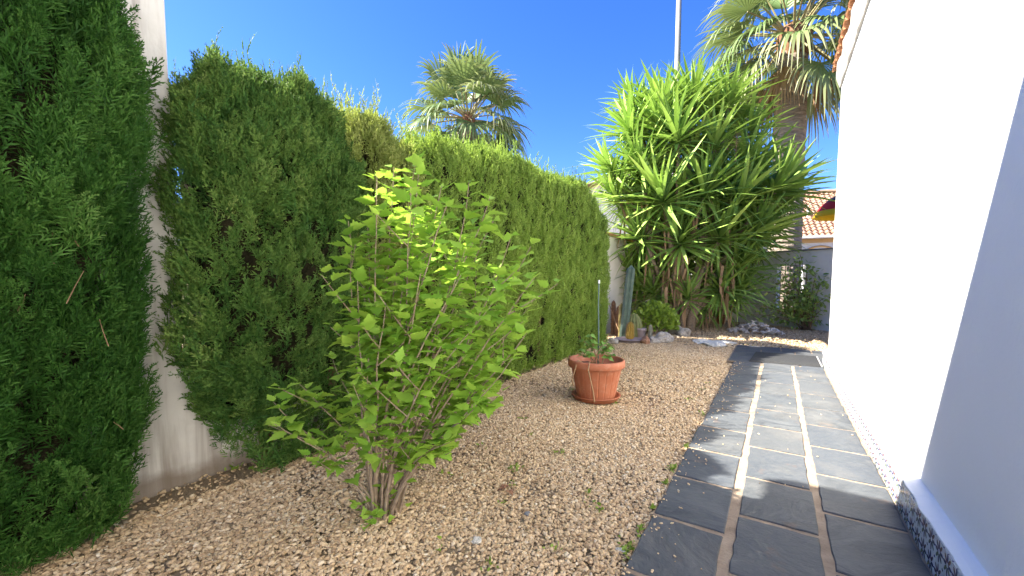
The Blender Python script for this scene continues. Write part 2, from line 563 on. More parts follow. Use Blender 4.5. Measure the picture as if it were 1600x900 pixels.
def scatter(name, P, R, S, sources, parent=None, loc=(0, 0, 0), tint=None, kind='stuff'):
    """one object that carries many small pieces (geometry nodes, one mesh shared by alike pieces)"""
    P = np.asarray(P, dtype=np.float32)
    N = len(P)
    me = bpy.data.meshes.new(name)
    me.vertices.add(N)
    me.vertices.foreach_set('co', P.ravel())
    a = me.attributes.new('rot', 'FLOAT_VECTOR', 'POINT')
    a.data.foreach_set('vector', np.asarray(R, dtype=np.float32).ravel())
    S = np.asarray(S, dtype=np.float32)
    if S.ndim == 1:
        S = np.repeat(S[:, None], 3, 1)
    a = me.attributes.new('scl', 'FLOAT_VECTOR', 'POINT')
    a.data.foreach_set('vector', S.ravel())
    a = me.attributes.new('pick', 'INT', 'POINT')
    a.data.foreach_set('value', rng.integers(0, len(sources), N).astype(np.int32))
    a = me.attributes.new('tint', 'FLOAT', 'POINT')
    a.data.foreach_set('value', np.asarray(rng.random(N) if tint is None else tint, dtype=np.float32))
    me.update()
    o = bpy.data.objects.new(name, me)
    col.objects.link(o)
    o.location = loc
    if parent:
        o.parent = parent
    if kind:
        o['kind'] = kind
    for s_ in sources:
        for mt in s_.materials:
            if mt.name not in [q.name for q in me.materials]:
                me.materials.append(mt)
    ng = bpy.data.node_groups.new(name, 'GeometryNodeTree')
    ng.interface.new_socket('Geometry', in_out='INPUT', socket_type='NodeSocketGeometry')
    ng.interface.new_socket('Geometry', in_out='OUTPUT', socket_type='NodeSocketGeometry')
    gi = ng.nodes.new('NodeGroupInput')
    go = ng.nodes.new('NodeGroupOutput')
    ip = ng.nodes.new('GeometryNodeInstanceOnPoints')
    jn = ng.nodes.new('GeometryNodeJoinGeometry')
    for s_ in sources:
        ob = ng.nodes.new('GeometryNodeObjectInfo')
        ob.inputs['Object'].default_value = proto(s_)
        g2 = ng.nodes.new('GeometryNodeGeometryToInstance')
        ng.links.new(ob.outputs['Geometry'], g2.inputs[0])
        ng.links.new(g2.outputs[0], jn.inputs[0])

    def attr(nm, ty):
        nd = ng.nodes.new('GeometryNodeInputNamedAttribute')
        nd.data_type = ty
        nd.inputs['Name'].default_value = nm
        return nd.outputs['Attribute']
    ng.links.new(gi.outputs[0], ip.inputs['Points'])
    ng.links.new(jn.outputs[0], ip.inputs['Instance'])
    ip.inputs['Pick Instance'].default_value = True
    ng.links.new(attr('pick', 'INT'), ip.inputs['Instance Index'])
    ng.links.new(attr('rot', 'FLOAT_VECTOR'), ip.inputs['Rotation'])
    ng.links.new(attr('scl', 'FLOAT_VECTOR'), ip.inputs['Scale'])
    ng.links.new(ip.outputs[0], go.inputs[0])
    md = o.modifiers.new('pieces', 'NODES')
    md.node_group = ng
    return o


def wob(p, seed=0.0, f=1.0):
    """smooth vector noise for lumpy outlines, numpy"""
    x, y, z = p[:, 0] * f + seed, p[:, 1] * f + seed * 1.7, p[:, 2] * f + seed * .6
    return (np.sin(2.1 * x + 1.3 * z + np.sin(1.7 * y)) + np.sin(3.3 * y - 1.9 * z + 1.1 * np.sin(2.3 * x)) + .6 * np.sin(5.7 * z + 4.1 * y + 2.2 * x)) / 2.6


def rock_mesh(name, mat, seed, sub=2, rough=0.35, squash=(1, 1, .6), smooth=False):
    bm = bmesh.new()
    bmesh.ops.create_icosphere(bm, subdivisions=sub, radius=1)
    for v in bm.verts:
        n1 = noise.noise(v.co * 1.1 + Vector((seed * 3.1, seed, 0)))
        n2 = noise.noise(v.co * 2.7 + Vector((seed, 5.2, seed * 2)))
        v.co *= 1 + rough * n1 * 1.6 + rough * .6 * n2
        v.co = Vector((v.co.x * squash[0], v.co.y * squash[1], v.co.z * squash[2]))
    me = bpy.data.meshes.new(name)
    bm.to_mesh(me)
    bm.free()
    me.materials.append(mat)
    if smooth:
        me.shade_smooth()
    return me


# ================================================================== GROUND
g = MB()
GX = [-400, -60, -14, -3.2, -.5, 3, 14, 60, 400]
g.add([(x, y, -0.012) for y in (-400, -60, -12, 0, 12, 40, 120, 600) for x in GX],
      [(j * 9 + i, j * 9 + i + 1, (j + 1) * 9 + i + 1, (j + 1) * 9 + i) for j in range(7) for i in range(8)])
ground = g.build('ground', M['bed'])
tag(ground, 'brown earth under the gravel garden', 'ground', kind='structure')

# loose gravel: denser near the camera
peb = [rock_mesh('pebble_%s' % 'abcdefg'[k], M['pebble'], k * 1.37 + .3, 1 if k > 4 else 2, 0.34, (1, .72 + .05 * (k % 3), .55 + .06 * (k % 2))) for k in range(7)]


def gravel(n, x0, x1, y0, y1, s0, s1):
    P = np.stack([rng.uniform(x0, x1, n), rng.uniform(y0, y1, n), np.zeros(n)], 1)
    S = s0 + (s1 - s0) * rng.random(n) ** 2.2
    dip = wob(P, 3.0, 1.6) * .012
    P[:, 2] = rng.uniform(-.35, .6, n) * S + dip - .002
    return P, S


gp = [gravel(88000, -3.15, -.515, .2, 4.2, .006, .0155), gravel(42000, -3.3, -.515, 4.2, 8.7, .009, .018), gravel(26000, -3.4, 1.6, 8.7, 15.6, .012, .024)]
P = np.concatenate([a for a, b in gp])
S = np.concatenate([b for a, b in gp])
# keep the paved end of the path clear; thin out a few worn patches
keep = ~((P[:, 0] > -.64) & (P[:, 1] > 7.1) & (P[:, 1] < 9.16))
back = 14.35 - (P[:, 0] + 1.03) * .611
keep &= P[:, 1] < back - .02
thin = wob(P, 9.0, 2.3)
keep &= ~((P[:, 0] < -2.9 + .07 * wob(P, 4.0, 4.0)) & (P[:, 1] < 8.2) & (rng.random(len(P)) < .9))
keep &= ~((thin > .80) & (rng.random(len(P)) < .55))
P, S = P[keep], S[keep]
ns = 260
xs = np.where(rng.random(ns) < .75, -.52 + np.abs(rng.normal(0, .07, ns)), rng.uniform(-.5, .6, ns))
P = np.concatenate([P, np.stack([xs, rng.uniform(1.2, 7.2, ns), np.full(ns, .033)], 1)])
S = np.concatenate([S, rng.uniform(.003, .009, ns)])
tint = np.clip(rng.normal(.5, .22, len(P)) + .10 * wob(P, 1.0, .9), 0, 1)
o = scatter('gravel', P, rng.uniform(-pi, pi, (len(P), 3)) * np.array([.14, .14, 1]), S, peb, tint=tint)
tag(o, 'beige crushed gravel spread between the hedge and the slate path', 'gravel', kind='stuff')

# ================================================================== PATH
path = MB()
path.add([(-.535, -1.5, 0), (.612, -1.5, 0), (.612, 7.28, 0), (-.535, 7.28, 0), (-.525, -1.5, .022), (.612, -1.5, .022), (.612, 7.28, .022), (-.525, 7.28, .022)],
         [(4, 5, 6, 7), (0, 1, 5, 4), (1, 2, 6, 5), (2, 3, 7, 6), (3, 0, 4, 7)])
path.add([(-.64, 7.285, 0), (2.2, 7.285, 0), (2.2, 9.13, 0), (-.64, 9.13, 0), (-.63, 7.285, .02), (2.2, 7.285, .02), (2.2, 9.13, .02), (-.63, 9.13, .02)],
         [(4, 5, 6, 7), (0, 1, 5, 4), (1, 2, 6, 5), (2, 3, 7, 6), (3, 0, 4, 7)])
pathway = path.build('path', M['mortar'])
tag(pathway, 'slate path with wide sandy joints along the white house', 'path', kind='structure')


def slate_tile(x0, x1, y0, y1, zt=.030, zb=.012):
    """split-edged slab with an uneven outline and a chipped arris"""
    cx, cy = (x0 + x1) / 2, (y0 + y1) / 2
    n = 7
    out = []
    for (ax, ay, bx, by) in ((x0, y0, x1, y0), (x1, y0, x1, y1), (x1, y1, x0, y1), (x0, y1, x0, y0)):
        for k in range(n):
            t = k / n
            j = .0 if k == 0 else random.uniform(-.0045, .0045)
            px, py = ax + (bx - ax) * t, ay + (by - ay) * t
            if ax == bx:
                px += j
            else:
                py += j
            out.append((px - cx, py - cy))
    m_ = len(out)
    tz = [random.uniform(-.0015, .0015) for _ in range(4)]
    vs = [(x, y, zb) for x, y in out] + [(x, y, zt - random.uniform(.003, .007)) for x, y in out] + [(x * .975, y * .982, zt + random.uniform(-.001, .001)) for x, y in out] + [(0, 0, zt + .001)]
    fs = []
    for k in range(m_):
        k2 = (k + 1) % m_
        fs += [(k, k2, m_ + k2, m_ + k), (m_ + k, m_ + k2, 2 * m_ + k2, 2 * m_ + k), (2 * m_ + k, 2 * m_ + k2, 3 * m_)]
    b = MB().add(vs, fs)
    o = b.build('slate_tile', M['slate'], pathway, (cx, cy, 0))
    o.rotation_euler = (random.uniform(-.004, .004), random.uniform(-.004, .004), random.uniform(-.008, .008))
    return o


rows = {0: [.62, 1.17, 1.73, 2.235, 2.765, 3.30, 3.865, 4.46, 5.05, 5.65, 6.28, 6.92, 7.28],
        1: [.85, 1.40, 1.94, 2.475, 3.0, 3.575, 4.135, 4.69, 5.355, 5.97, 6.66, 7.28],
        2: [1.10, 1.65, 2.20, 2.755, 3.295, 3.84, 4.405, 4.98, 5.59, 6.27, 6.92, 7.28]}
for c, (xa, xb) in enumerate(((-.522, -.178), (-.132, .214), (.259, .602))):
    for ya, yb in zip(rows[c][:-1], rows[c][1:]):
        slate_tile(xa + random.uniform(-.006, .006), xb + random.uniform(-.006, .006), ya + .017, yb - .017)
for ya, yb, cuts in ((7.30, 7.72, (-.62, -.16, .33, .62)), (7.74, 8.24, (-.62, .04, .60, 1.3, 2.1)), (8.27, 8.70, (-.62, -.20, .30, .72, 1.4, 2.1)), (8.73, 9.11, (-.62, .1, .55, 1.0, 1.7, 2.1))):
    for xa, xb in zip(cuts[:-1], cuts[1:]):
        slate_tile(xa + .012, xb - .012, ya, yb, .028, .012)

# rubber mat lying across the path end
t = thing('door_mat', (.13, 7.82, .030), 'flat dark grey rubber mat lying across the far end of the slate path', 'mat')
MB().add([(-.46, -.50, 0), (.45, -.43, 0), (.45, .52, 0), (-.41, .48, 0), (-.45, -.49, .016), (.44, -.42, .016), (.44, .51, .016), (-.40, .47, .016)],
         [(3, 2, 1, 0), (4, 5, 6, 7), (0, 1, 5, 4), (1, 2, 6, 5), (2, 3, 7, 6), (3, 0, 4, 7)]).build('rubber_sheet', M['mat'], t)
MB().box(.452, .468, -.42, .5, 0, .014).build('edge_strip', M['matedge'], t)

# ================================================================== HOUSE ON THE RIGHT
house = thing('house', (.68, 7.70, 0), 'white rendered house wall with painted tile skirting beside the slate path', 'house')
HX, HY = .68, 7.70


def hb(name, mat, x0, x1, y0, y1, z0, z1, parent=house):
    return MB().box(x0 - HX, x1 - HX, y0 - HY, y1 - HY, z0, z1).build(name, mat, parent)


hb('wall', M['white'], .68, 6.5, -4.0, 7.70, 0, 4.30)
# sloping mortar ledge above the tiles, slightly ragged
lb = MB()
ny = 90
vs = []
for k in range(ny + 1):
    y = -4.0 + 11.72 * k / ny
    w = random.uniform(-.005, .005)
    for (x, z) in ((.612 + w, .206), (.612 + w, .214 + w), (.640, .226 + w), (.683, .240 + random.uniform(-.006, .006)), (.683, .206)):
        vs.append((x - HX, y - HY, z))
fs = [(k * 5 + i, k * 5 + i + 1, k * 5 + 6 + i, k * 5 + 5 + i) for k in range(ny) for i in range(4)] + [(0, 1, 2, 3, 4)[::-1], tuple(ny * 5 + i for i in range(5))]
lb.add(vs, fs).build('ledge', M['white'], house)
hb('skirting_bed', M['mortar'], .622, .678, -4.0, 7.705, .0, .205)
tile_me = MB()
tile_me.add([(0, -.0985, -.0985), (0, .0985, -.0985), (0, .0985, .0985), (0, -.0985, .0985), (-.008, -.0965, -.0965), (-.008, .0965, -.0965), (-.008, .0965, .0965), (-.008, -.0965, .0965)],
            [(0, 1, 2, 3), (7, 6, 5, 4), (0, 4, 5, 1), (1, 5, 6, 2), (2, 6, 7, 3), (3, 7, 4, 0)])
tile_me = tile_me.mesh('skirting_tile', M['tile'])
y = 7.60
while y > .2:
    if abs(y - 4.40) < .14 and y > 4.39:
        yt = put('yellow_tile', MB().box(-.008, 0, -.035, .035, -.0985, .0985).mesh('yellow_tile', M['ytile']), house, (.6215 - HX, y + .063 - HY, .105))
        yt['label'] = 'single narrow yellow tile'
        y -= .075
    put('skirting_tile', tile_me, house, (.6215 - HX + random.uniform(-.001, .001), y - HY, .105), (random.uniform(-.004, .004), 0, random.uniform(-.004, .004)))
    y -= .2
# a tile on the end face too
for k in range(4):
    put('skirting_tile', tile_me, house, (.79 + k * .2 - HX, 7.712 - HY, .105), (0, 0, -pi / 2))
# eaves: mortar cornice and barrel tiles
cb = MB()
n = 120
vs = []
for k in range(n + 1):
    y = -4.0 + 11.72 * k / n
    w = .012 * sin(k * .9) + random.uniform(-.005, .005)
    for (x, z) in ((.70, 4.05), (.655 + w * .4, 4.07), (.605 + w, 4.20), (.600 + w, 4.285), (.70, 4.30)):
        vs.append((x - HX, y - HY, z))
cb.add(vs, [(k * 5 + i, k * 5 + i + 1, k * 5 + 6 + i, k * 5 + 5 + i) for k in range(n) for i in range(4)] + [tuple(range(5))[::-1], tuple(n * 5 + i for i in range(5))])
roof = hb('roof', M['terracotta'], .69, 6.5, -4.0, 7.72, 4.302, 4.36)
cb.build('cornice', M['soffit'], house)


def barrel(mat, r=.085, L=.6, th=.014, rise=.17, n=8):
    b = MB()
    vs, fs = [], []
    for e, (x, z, q) in enumerate(((0, 0, 1), (L, rise, .82))):
        for rr in (r * q, (r - th) * q):
            for k in range(n + 1):
                a = pi * k / n
                vs.append((x, rr * cos(a), z + rr * sin(a) * .8))
    w = n + 1
    for k in range(n):
        fs += [(k, k + 1, 2 * w + k + 1, 2 * w + k), (w + k + 1, w + k, 3 * w + k, 3 * w + k + 1), (k + 1, k, w + k, w + k + 1)]
    fs += [(0, 2 * w, 3 * w, w), (n, w + n, 3 * w + n, 2 * w + n)]
    return b.add(vs, fs).mesh('eave_tile', mat, False)


et = barrel(M['terracotta'])
y = 7.62
while y > .5:
    put('eave_tile', et, roof, (.565 - HX + random.uniform(-.006, .006), y - HY, 4.30), (0, 0, random.uniform(-.03, .03)))
    put('eave_tile', et, roof, (.585 - HX, y - .105 - HY, 4.405), (pi, .56, 0))
    y -= .21
# upper courses as one sheet of ribs, seen by nobody from the garden but it throws the roof's shadow
ub = MB()
for k in range(46):
    yy = 7.6 - k * .255
    ub.tube([(1.05 - HX, yy - HY, 4.42), (3.6 - HX, yy - HY, 5.3)], .08, 6)
ub.build('roof_courses', M['terracotta'], roof, kind='stuff')
MB().add([(.72 - HX, -4 - HY, 4.362), (.72 - HX, .01, 4.362), (3.6 - HX, .01, 5.26), (3.6 - HX, -4 - HY, 5.26), (6.49 - HX, .01, 4.362), (6.49 - HX, -4 - HY, 4.362)], [(0, 3, 2, 1), (3, 5, 4, 2), (1, 2, 4), (0, 5, 3)]).build('roof_slope', M['terracotta'], roof)

# flat slab added above the near end of the path: out of view, its edge draws the shadow on the house wall
blocker = thing('shade_blocker', (-1.65, .3, 3.85), 'unseen white slab added above the near path to cast the wall shadow', 'shade blocker')
MB().box(-2.05, 2.32, -.55, .92, 0, .15).build('slab', M['concrete'], blocker)
MB().box(-2.03, -1.80, -.53, -.30, -3.86, -.002).build('post', M['concrete'], blocker)  # support of the added slab

# ================================================================== BOUNDARY WALL ON THE LEFT
bw = thing('boundary_wall', (-3.13, 1.03, 0), 'stained white garden wall, tall beside the near hedge then dropping low', 'wall')


def rough_wall(name, mat, x0, x1, y0, y1, z0, z1, parent, nz=14, ny=14, amp=.006):
    """wall block whose garden face is slightly uneven"""
    vs, fs = [], []
    for j in range(nz + 1):
        for i in range(ny + 1):
            y = y0 + (y1 - y0) * i / ny
            z = z0 + (z1 - z0) * j / nz
            d = amp * noise.noise(Vector((x1 * 3, y * 3.1, z * 3.1))) if 0 < i < ny else 0
            vs.append((x1 + d, y, z))
    w = ny + 1
    fs = [(j * w + i, j * w + i + 1, (j + 1) * w + i + 1, (j + 1) * w + i) for j in range(nz) for i in range(ny)]
    b = MB().add(vs, fs)
    b.add([(x0, y0, z0), (x0, y1, z0), (x0, y1, z1), (x0, y0, z1), (x1, y0, z0), (x1, y1, z0), (x1, y1, z1), (x1, y0, z1)],
          [(0, 3, 2, 1), (1, 2, 6, 5), (0, 4, 7, 3), (3, 7, 6, 2)])
    return b.build(name, mat, parent, (0, 0, 0))


rough_wall('tall_section', M['stained'], -.27, 0, -3.5, 0, -.03, 3.05, bw)
rough_wall('low_section', M['stained'], -.22, -.006, .002, 1.3, -.03, .68, bw, 6, 14)


# ================================================================== CYPRESS HEDGES
def spray_mesh(name, mat, L, nside, nsub, w, seed, fan=40, droop=0.0, plume=False, thin=1.0):
    """one cypress spray along +Y: a stem with side shoots and scale-leaf twiglets, all narrow blades"""
    r = random.Random(seed)
    b = MB()

    def blade(p, d, l, ww, t0, t1):
        d = d.normalized()
        s_ = d.cross(Vector((r.uniform(-1, 1), r.uniform(-1, 1), r.uniform(-1, 1))))
        if s_.length < 1e-4:
            s_ = Vector((1, 0, 0))
        s_.normalize()
        mid = p + d * l * .45
        b.add([p, mid + s_ * ww, p + d * l, mid - s_ * ww], [(0, 1, 2, 3)], [t0, (t0 + t1) / 2, t1, (t0 + t1) / 2])
    ax = lambda t: Vector((0.02 * sin(t * 5 + seed), t * L, -droop * L * t * t + .03 * L * sin(t * 4)))
    for k in range(4):
        a, c = ax(k / 4), ax((k + 1) / 4)
        blade(a, c - a, (c - a).length * 1.15, w * .9, .05, .25)
    for i in range(nside):
        t = .06 + .92 * i / nside
        p = ax(t)
        sd = 1 if i % 2 else -1
        el = r.uniform(-.5, .5) if not plume else r.uniform(-1.2, 1.2)
        a = radians(fan + r.uniform(-12, 12)) * (1 - .35 * t)
        d = Vector((sd * sin(a) * cos(el), cos(a), sin(a) * sin(el) - droop * t))
        l = L * (.42 * (1 - t) + .10) * r.uniform(.7, 1.2) * thin
        blade(p, d, l, w * .75, .2 + .3 * t, .75)
        dn = d.normalized()
        for q in range(nsub):
            u = .2 + .8 * q / nsub
            pp = p + dn * l * u
            s2 = 1 if q % 2 else -1
            side = dn.cross(Vector((0, 0, 1))).normalized() * s2
            dd = dn * cos(.65) + side * sin(.65) * r.uniform(.6, 1.2) + Vector((0, 0, r.uniform(-.35, .35)))
            blade(pp, dd, l * (.42 * (1 - u) + .16) * r.uniform(.7, 1.25), w, .3 + .3 * t, 1.0)
    return b.mesh(name, mat)


def hedge(name, label, cat, cx, cy, a, b, top, n, mat, seed, L=.17, sz=(.7, 1.3), shrink=None, nside=13, nsub=5, w=.0032, core=.13,
          up=.75, outw=.65, jit=.45, shoots=0, expo=4.0, cap=.32, bump=.07, thr=(.68, 1.0), trunks=(), plume=False, droop=0., tmean=.4, backf=.22, zlow=.02, cut=None, core0=.015, zst=1.0, shl=1.0, clump=3.4, cdep=.06, gap=.45):
    """clipped cypress: a rounded block of sprays round a twiggy core coloured dark as inner shade"""
    root = thing(name, (cx, cy, 0), label, cat)

    def surf(phi, z, k=1.0):
        """outline at angle phi and height z; k scales it"""
        c, s_ = np.cos(phi), np.sin(phi)
        rad = (np.abs(c) ** expo + np.abs(s_) ** expo) ** (-1 / expo)
        x, y = a * rad * c, b * rad * s_
        tz = top(y + cy)
        h = np.clip(z / tz, 0, 1)
        s = (1 - h ** (1 / cap * 3)) ** .45 if cap else 1 + 0 * h
        if shrink is not None:
            s = s * shrink(h)
        nx, ny_ = np.sign(c) * np.abs(c) ** (expo - 1) / a, np.sign(s_) * np.abs(s_) ** (expo - 1) / b
        nn = np.sqrt(nx ** 2 + ny_ ** 2) + 1e-9
        return x * s * k, y * (.35 + .65 * s) * k, nx / nn, ny_ / nn, s
    r = np.random.default_rng(seed)
    # walk the outline evenly
    ph = np.linspace(0, 2 * pi, 721)
    X, Y, _, _, _ = surf(ph, np.zeros_like(ph) + .01)
    d = np.concatenate([[0], np.cumsum(np.hypot(np.diff(X), np.diff(Y)))])
    N = n
    phi = np.interp(r.random(N) * d[-1], d, ph)
    tzmax = max(top(np.linspace(cy - b, cy + b, 50)))
    z = r.random(N) ** .95 * tzmax
    x, y, nx, ny_, s = surf(phi, z)
    tz = top(y + cy)
    ok = (z < tz) & (z > zlow)
    bk = nx < -.3
    ok &= ~bk | (r.random(N) < backf)
    # top cap
    M_ = int(n * .22)
    phc = r.random(M_) * 2 * pi
    kc = np.sqrt(r.random(M_))
    xc, yc, _, _, _ = surf(phc, np.zeros(M_) + .01, 1.0)
    xc, yc = xc * kc, yc * kc
    tzc = top(yc + cy)
    capz = tzc * np.clip((1 - kc ** 2.2), 0, 1) ** (cap / 3 * 1.0) if cap else tzc
    # height at which the outline has shrunk to kc
    hh = (1 - np.clip(kc, 0, .999) ** (1 / .45)) ** (cap / 3)
    capz = tzc * hh
    Pa = np.stack([x, y, z], 1)[ok]
    Na = np.stack([nx, ny_, .15 + 0 * nx], 1)[ok]
    sa = s[ok]
    Na[:, 2] += (1 - sa) * 1.2
    Pc = np.stack([xc, yc, capz], 1)
    Nc = np.stack([xc / a * .5, yc / b * .3, np.ones(M_)], 1)
    P = np.concatenate([Pa, Pc])
    Nn = np.concatenate([Na, Nc])
    Nn /= np.linalg.norm(Nn, axis=1, keepdims=True)
    lump = wob(P + np.array([cx, cy, 0]), seed * .37, 2.4) * bump + wob(P, seed * .9, 6.5) * bump * .5
    Q = (P + np.array([cx, cy, 0])) * np.array([1, 1, zst])
    cl = wob(Q, seed * 1.3 + 2, clump)
    cl2 = wob(Q[:, [1, 2, 0]], seed * 2.1, clump * 1.9)
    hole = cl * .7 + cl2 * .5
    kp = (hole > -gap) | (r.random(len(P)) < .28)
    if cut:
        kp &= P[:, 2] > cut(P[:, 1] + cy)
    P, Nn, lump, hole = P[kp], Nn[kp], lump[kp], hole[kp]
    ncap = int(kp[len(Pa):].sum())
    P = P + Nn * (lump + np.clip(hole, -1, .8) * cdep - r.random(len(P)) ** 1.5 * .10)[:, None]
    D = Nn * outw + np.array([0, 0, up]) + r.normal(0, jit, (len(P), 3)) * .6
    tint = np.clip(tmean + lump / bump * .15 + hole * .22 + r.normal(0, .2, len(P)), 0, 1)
    S = r.uniform(sz[0], sz[1], len(P))
    if shoots:
        q = r.integers(len(P) - ncap, len(P), shoots)
        Ps = P[q] + np.array([0, 0, -.04])
        Ds = np.stack([r.normal(0, .13, shoots), r.normal(0, .13, shoots), np.ones(shoots)], 1)
        sm = [spray_mesh('%s_shoot_%s' % (name, 'abc'[k]), mat, .24 * shl, 12, 3, w * .9, seed * 10 + 50 + k, fan=26, plume=True, thin=.5) for k in range(3)]
        scatter('top_shoots', Ps, frames(Ds, r.normal(0, 1, Ds.shape)), r.uniform(.5, 1.0, shoots) + (r.random(shoots) < .15) * .55, sm, root, tint=np.clip(r.normal(.5, .18, shoots), 0, 1))
    D /= np.linalg.norm(D, axis=1, keepdims=True)
    nrm = Nn + r.normal(0, .5, D.shape)
    # sprays start a little inside so their tips make the face
    P = P - D * (L * .55) * S[:, None]
    P[:, 2] = np.maximum(P[:, 2], .01)
    src = [spray_mesh('%s_spray_%s' % (name, 'abcdef'[k]), mat, L, nside, nsub, w, seed * 10 + k, droop=droop, plume=plume) for k in range(5)]
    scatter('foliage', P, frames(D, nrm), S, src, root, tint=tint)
    # brown twiggy inside, with the hedge's inner shade put into its dark colour
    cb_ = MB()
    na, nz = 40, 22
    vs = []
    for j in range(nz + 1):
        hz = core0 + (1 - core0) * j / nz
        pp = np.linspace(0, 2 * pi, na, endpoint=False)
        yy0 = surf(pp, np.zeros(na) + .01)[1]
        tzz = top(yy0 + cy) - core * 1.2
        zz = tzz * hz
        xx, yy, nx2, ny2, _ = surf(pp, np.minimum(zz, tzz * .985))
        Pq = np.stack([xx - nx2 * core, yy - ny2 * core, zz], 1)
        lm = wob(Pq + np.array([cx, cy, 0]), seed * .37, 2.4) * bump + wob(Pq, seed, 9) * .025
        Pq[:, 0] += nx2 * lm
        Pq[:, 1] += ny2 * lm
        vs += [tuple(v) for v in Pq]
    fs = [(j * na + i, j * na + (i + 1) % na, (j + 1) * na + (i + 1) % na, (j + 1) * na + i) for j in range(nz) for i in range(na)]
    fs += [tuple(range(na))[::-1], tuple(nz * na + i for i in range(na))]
    cb_.add(vs, fs).build('shaded_core', M['hedgecore'], root, smooth=True)
    for tx, ty in trunks:
        pts = [(tx - cx + random.uniform(-.03, .03) * k, ty - cy + random.uniform(-.03, .03) * k, -.03 + .35 * k) for k in range(5)]
        MB().tube(pts, [.05, .042, .036, .03, .024], 8).build('trunk', M['twig'], root)
    return root


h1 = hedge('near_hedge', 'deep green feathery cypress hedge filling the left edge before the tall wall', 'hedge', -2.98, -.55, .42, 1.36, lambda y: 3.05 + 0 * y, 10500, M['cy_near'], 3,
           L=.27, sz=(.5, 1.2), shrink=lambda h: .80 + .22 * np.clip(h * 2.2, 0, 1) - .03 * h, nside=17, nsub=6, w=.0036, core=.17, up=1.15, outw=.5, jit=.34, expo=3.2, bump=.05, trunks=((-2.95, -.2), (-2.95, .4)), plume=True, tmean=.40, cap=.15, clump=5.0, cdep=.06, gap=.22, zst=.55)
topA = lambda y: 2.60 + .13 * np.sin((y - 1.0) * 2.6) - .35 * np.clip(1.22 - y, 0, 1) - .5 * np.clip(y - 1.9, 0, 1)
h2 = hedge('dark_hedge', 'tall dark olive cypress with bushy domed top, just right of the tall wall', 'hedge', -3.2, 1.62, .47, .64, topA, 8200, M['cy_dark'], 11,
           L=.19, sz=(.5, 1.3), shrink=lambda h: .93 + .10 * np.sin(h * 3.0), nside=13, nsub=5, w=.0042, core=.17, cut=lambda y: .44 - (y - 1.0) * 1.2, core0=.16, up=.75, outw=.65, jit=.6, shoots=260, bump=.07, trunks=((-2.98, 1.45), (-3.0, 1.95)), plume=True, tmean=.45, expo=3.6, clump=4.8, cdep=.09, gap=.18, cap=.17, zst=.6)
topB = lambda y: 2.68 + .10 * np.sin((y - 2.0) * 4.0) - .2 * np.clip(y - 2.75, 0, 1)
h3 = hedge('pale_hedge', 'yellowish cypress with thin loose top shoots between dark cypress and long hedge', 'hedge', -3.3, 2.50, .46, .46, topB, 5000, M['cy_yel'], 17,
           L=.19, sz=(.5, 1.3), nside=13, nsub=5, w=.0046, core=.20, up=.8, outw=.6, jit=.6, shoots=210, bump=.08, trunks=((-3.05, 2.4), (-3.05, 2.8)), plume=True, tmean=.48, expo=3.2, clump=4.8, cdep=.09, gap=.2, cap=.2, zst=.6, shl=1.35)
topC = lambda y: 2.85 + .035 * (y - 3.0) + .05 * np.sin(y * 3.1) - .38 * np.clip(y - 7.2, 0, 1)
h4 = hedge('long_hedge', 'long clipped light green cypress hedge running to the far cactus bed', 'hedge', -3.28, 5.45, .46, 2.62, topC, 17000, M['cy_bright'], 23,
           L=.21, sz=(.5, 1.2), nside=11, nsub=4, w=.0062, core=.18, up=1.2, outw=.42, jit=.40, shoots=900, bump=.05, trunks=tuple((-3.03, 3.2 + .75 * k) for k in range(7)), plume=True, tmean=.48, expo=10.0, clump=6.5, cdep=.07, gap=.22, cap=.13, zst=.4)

# the low side bough of the dark cypress that pokes out over the wall
src = [spray_mesh('bough_spray_%s' % 'abc'[k], M['cy_dark'], .16, 12, 5, .0036, 700 + k, plume=True) for k in range(3)]
nb = 170
tt = rng.random(nb)
Pb = np.stack([.48 - .18 * tt + rng.normal(0, .05, nb), -.16 - .36 * tt + rng.normal(0, .05, nb), .50 + .24 * tt + rng.normal(0, .09, nb) * (1.1 - .6 * tt)], 1)
Db = np.stack([-.1 + rng.normal(0, .4, nb), -.9 + rng.normal(0, .3, nb), .25 + rng.normal(0, .4, nb)], 1)
scatter('low_bough', Pb, frames(Db, rng.normal(0, 1, (nb, 3))), rng.uniform(.6, 1.2, nb), src, h2, tint=np.clip(rng.normal(.25, .15, nb), 0, 1))
# bare dead twigs showing in the near hedge
for k in range(14):
    yy, zz = random.uniform(.0, .62), random.uniform(.5, 2.5)
    p = Vector((-2.57 + random.uniform(-.06, .0), yy, zz))
    d = Vector((random.uniform(-.2, .3), random.uniform(-.5, .5), random.uniform(.3, 1))).normalized()
    l = random.uniform(.06, .16)
    q = p + d * l * .5 + Vector((0, random.uniform(-.012, .012), 0))
    MB().tube([p, q, p + d * l], [.0022, .0018, .0008], 4).build('dead_twig', M['twig'], h1, (2.98, .55, 0))

# ================================================================== HIBISCUS SHRUB
half = [(0.02, 0), (.17, .05), (.31, .17), (.25, .24), (.46, .40), (.29, .42), (.31, .54), (.20, .58), (.21, .70), (.11, .76), (.09, .87)]


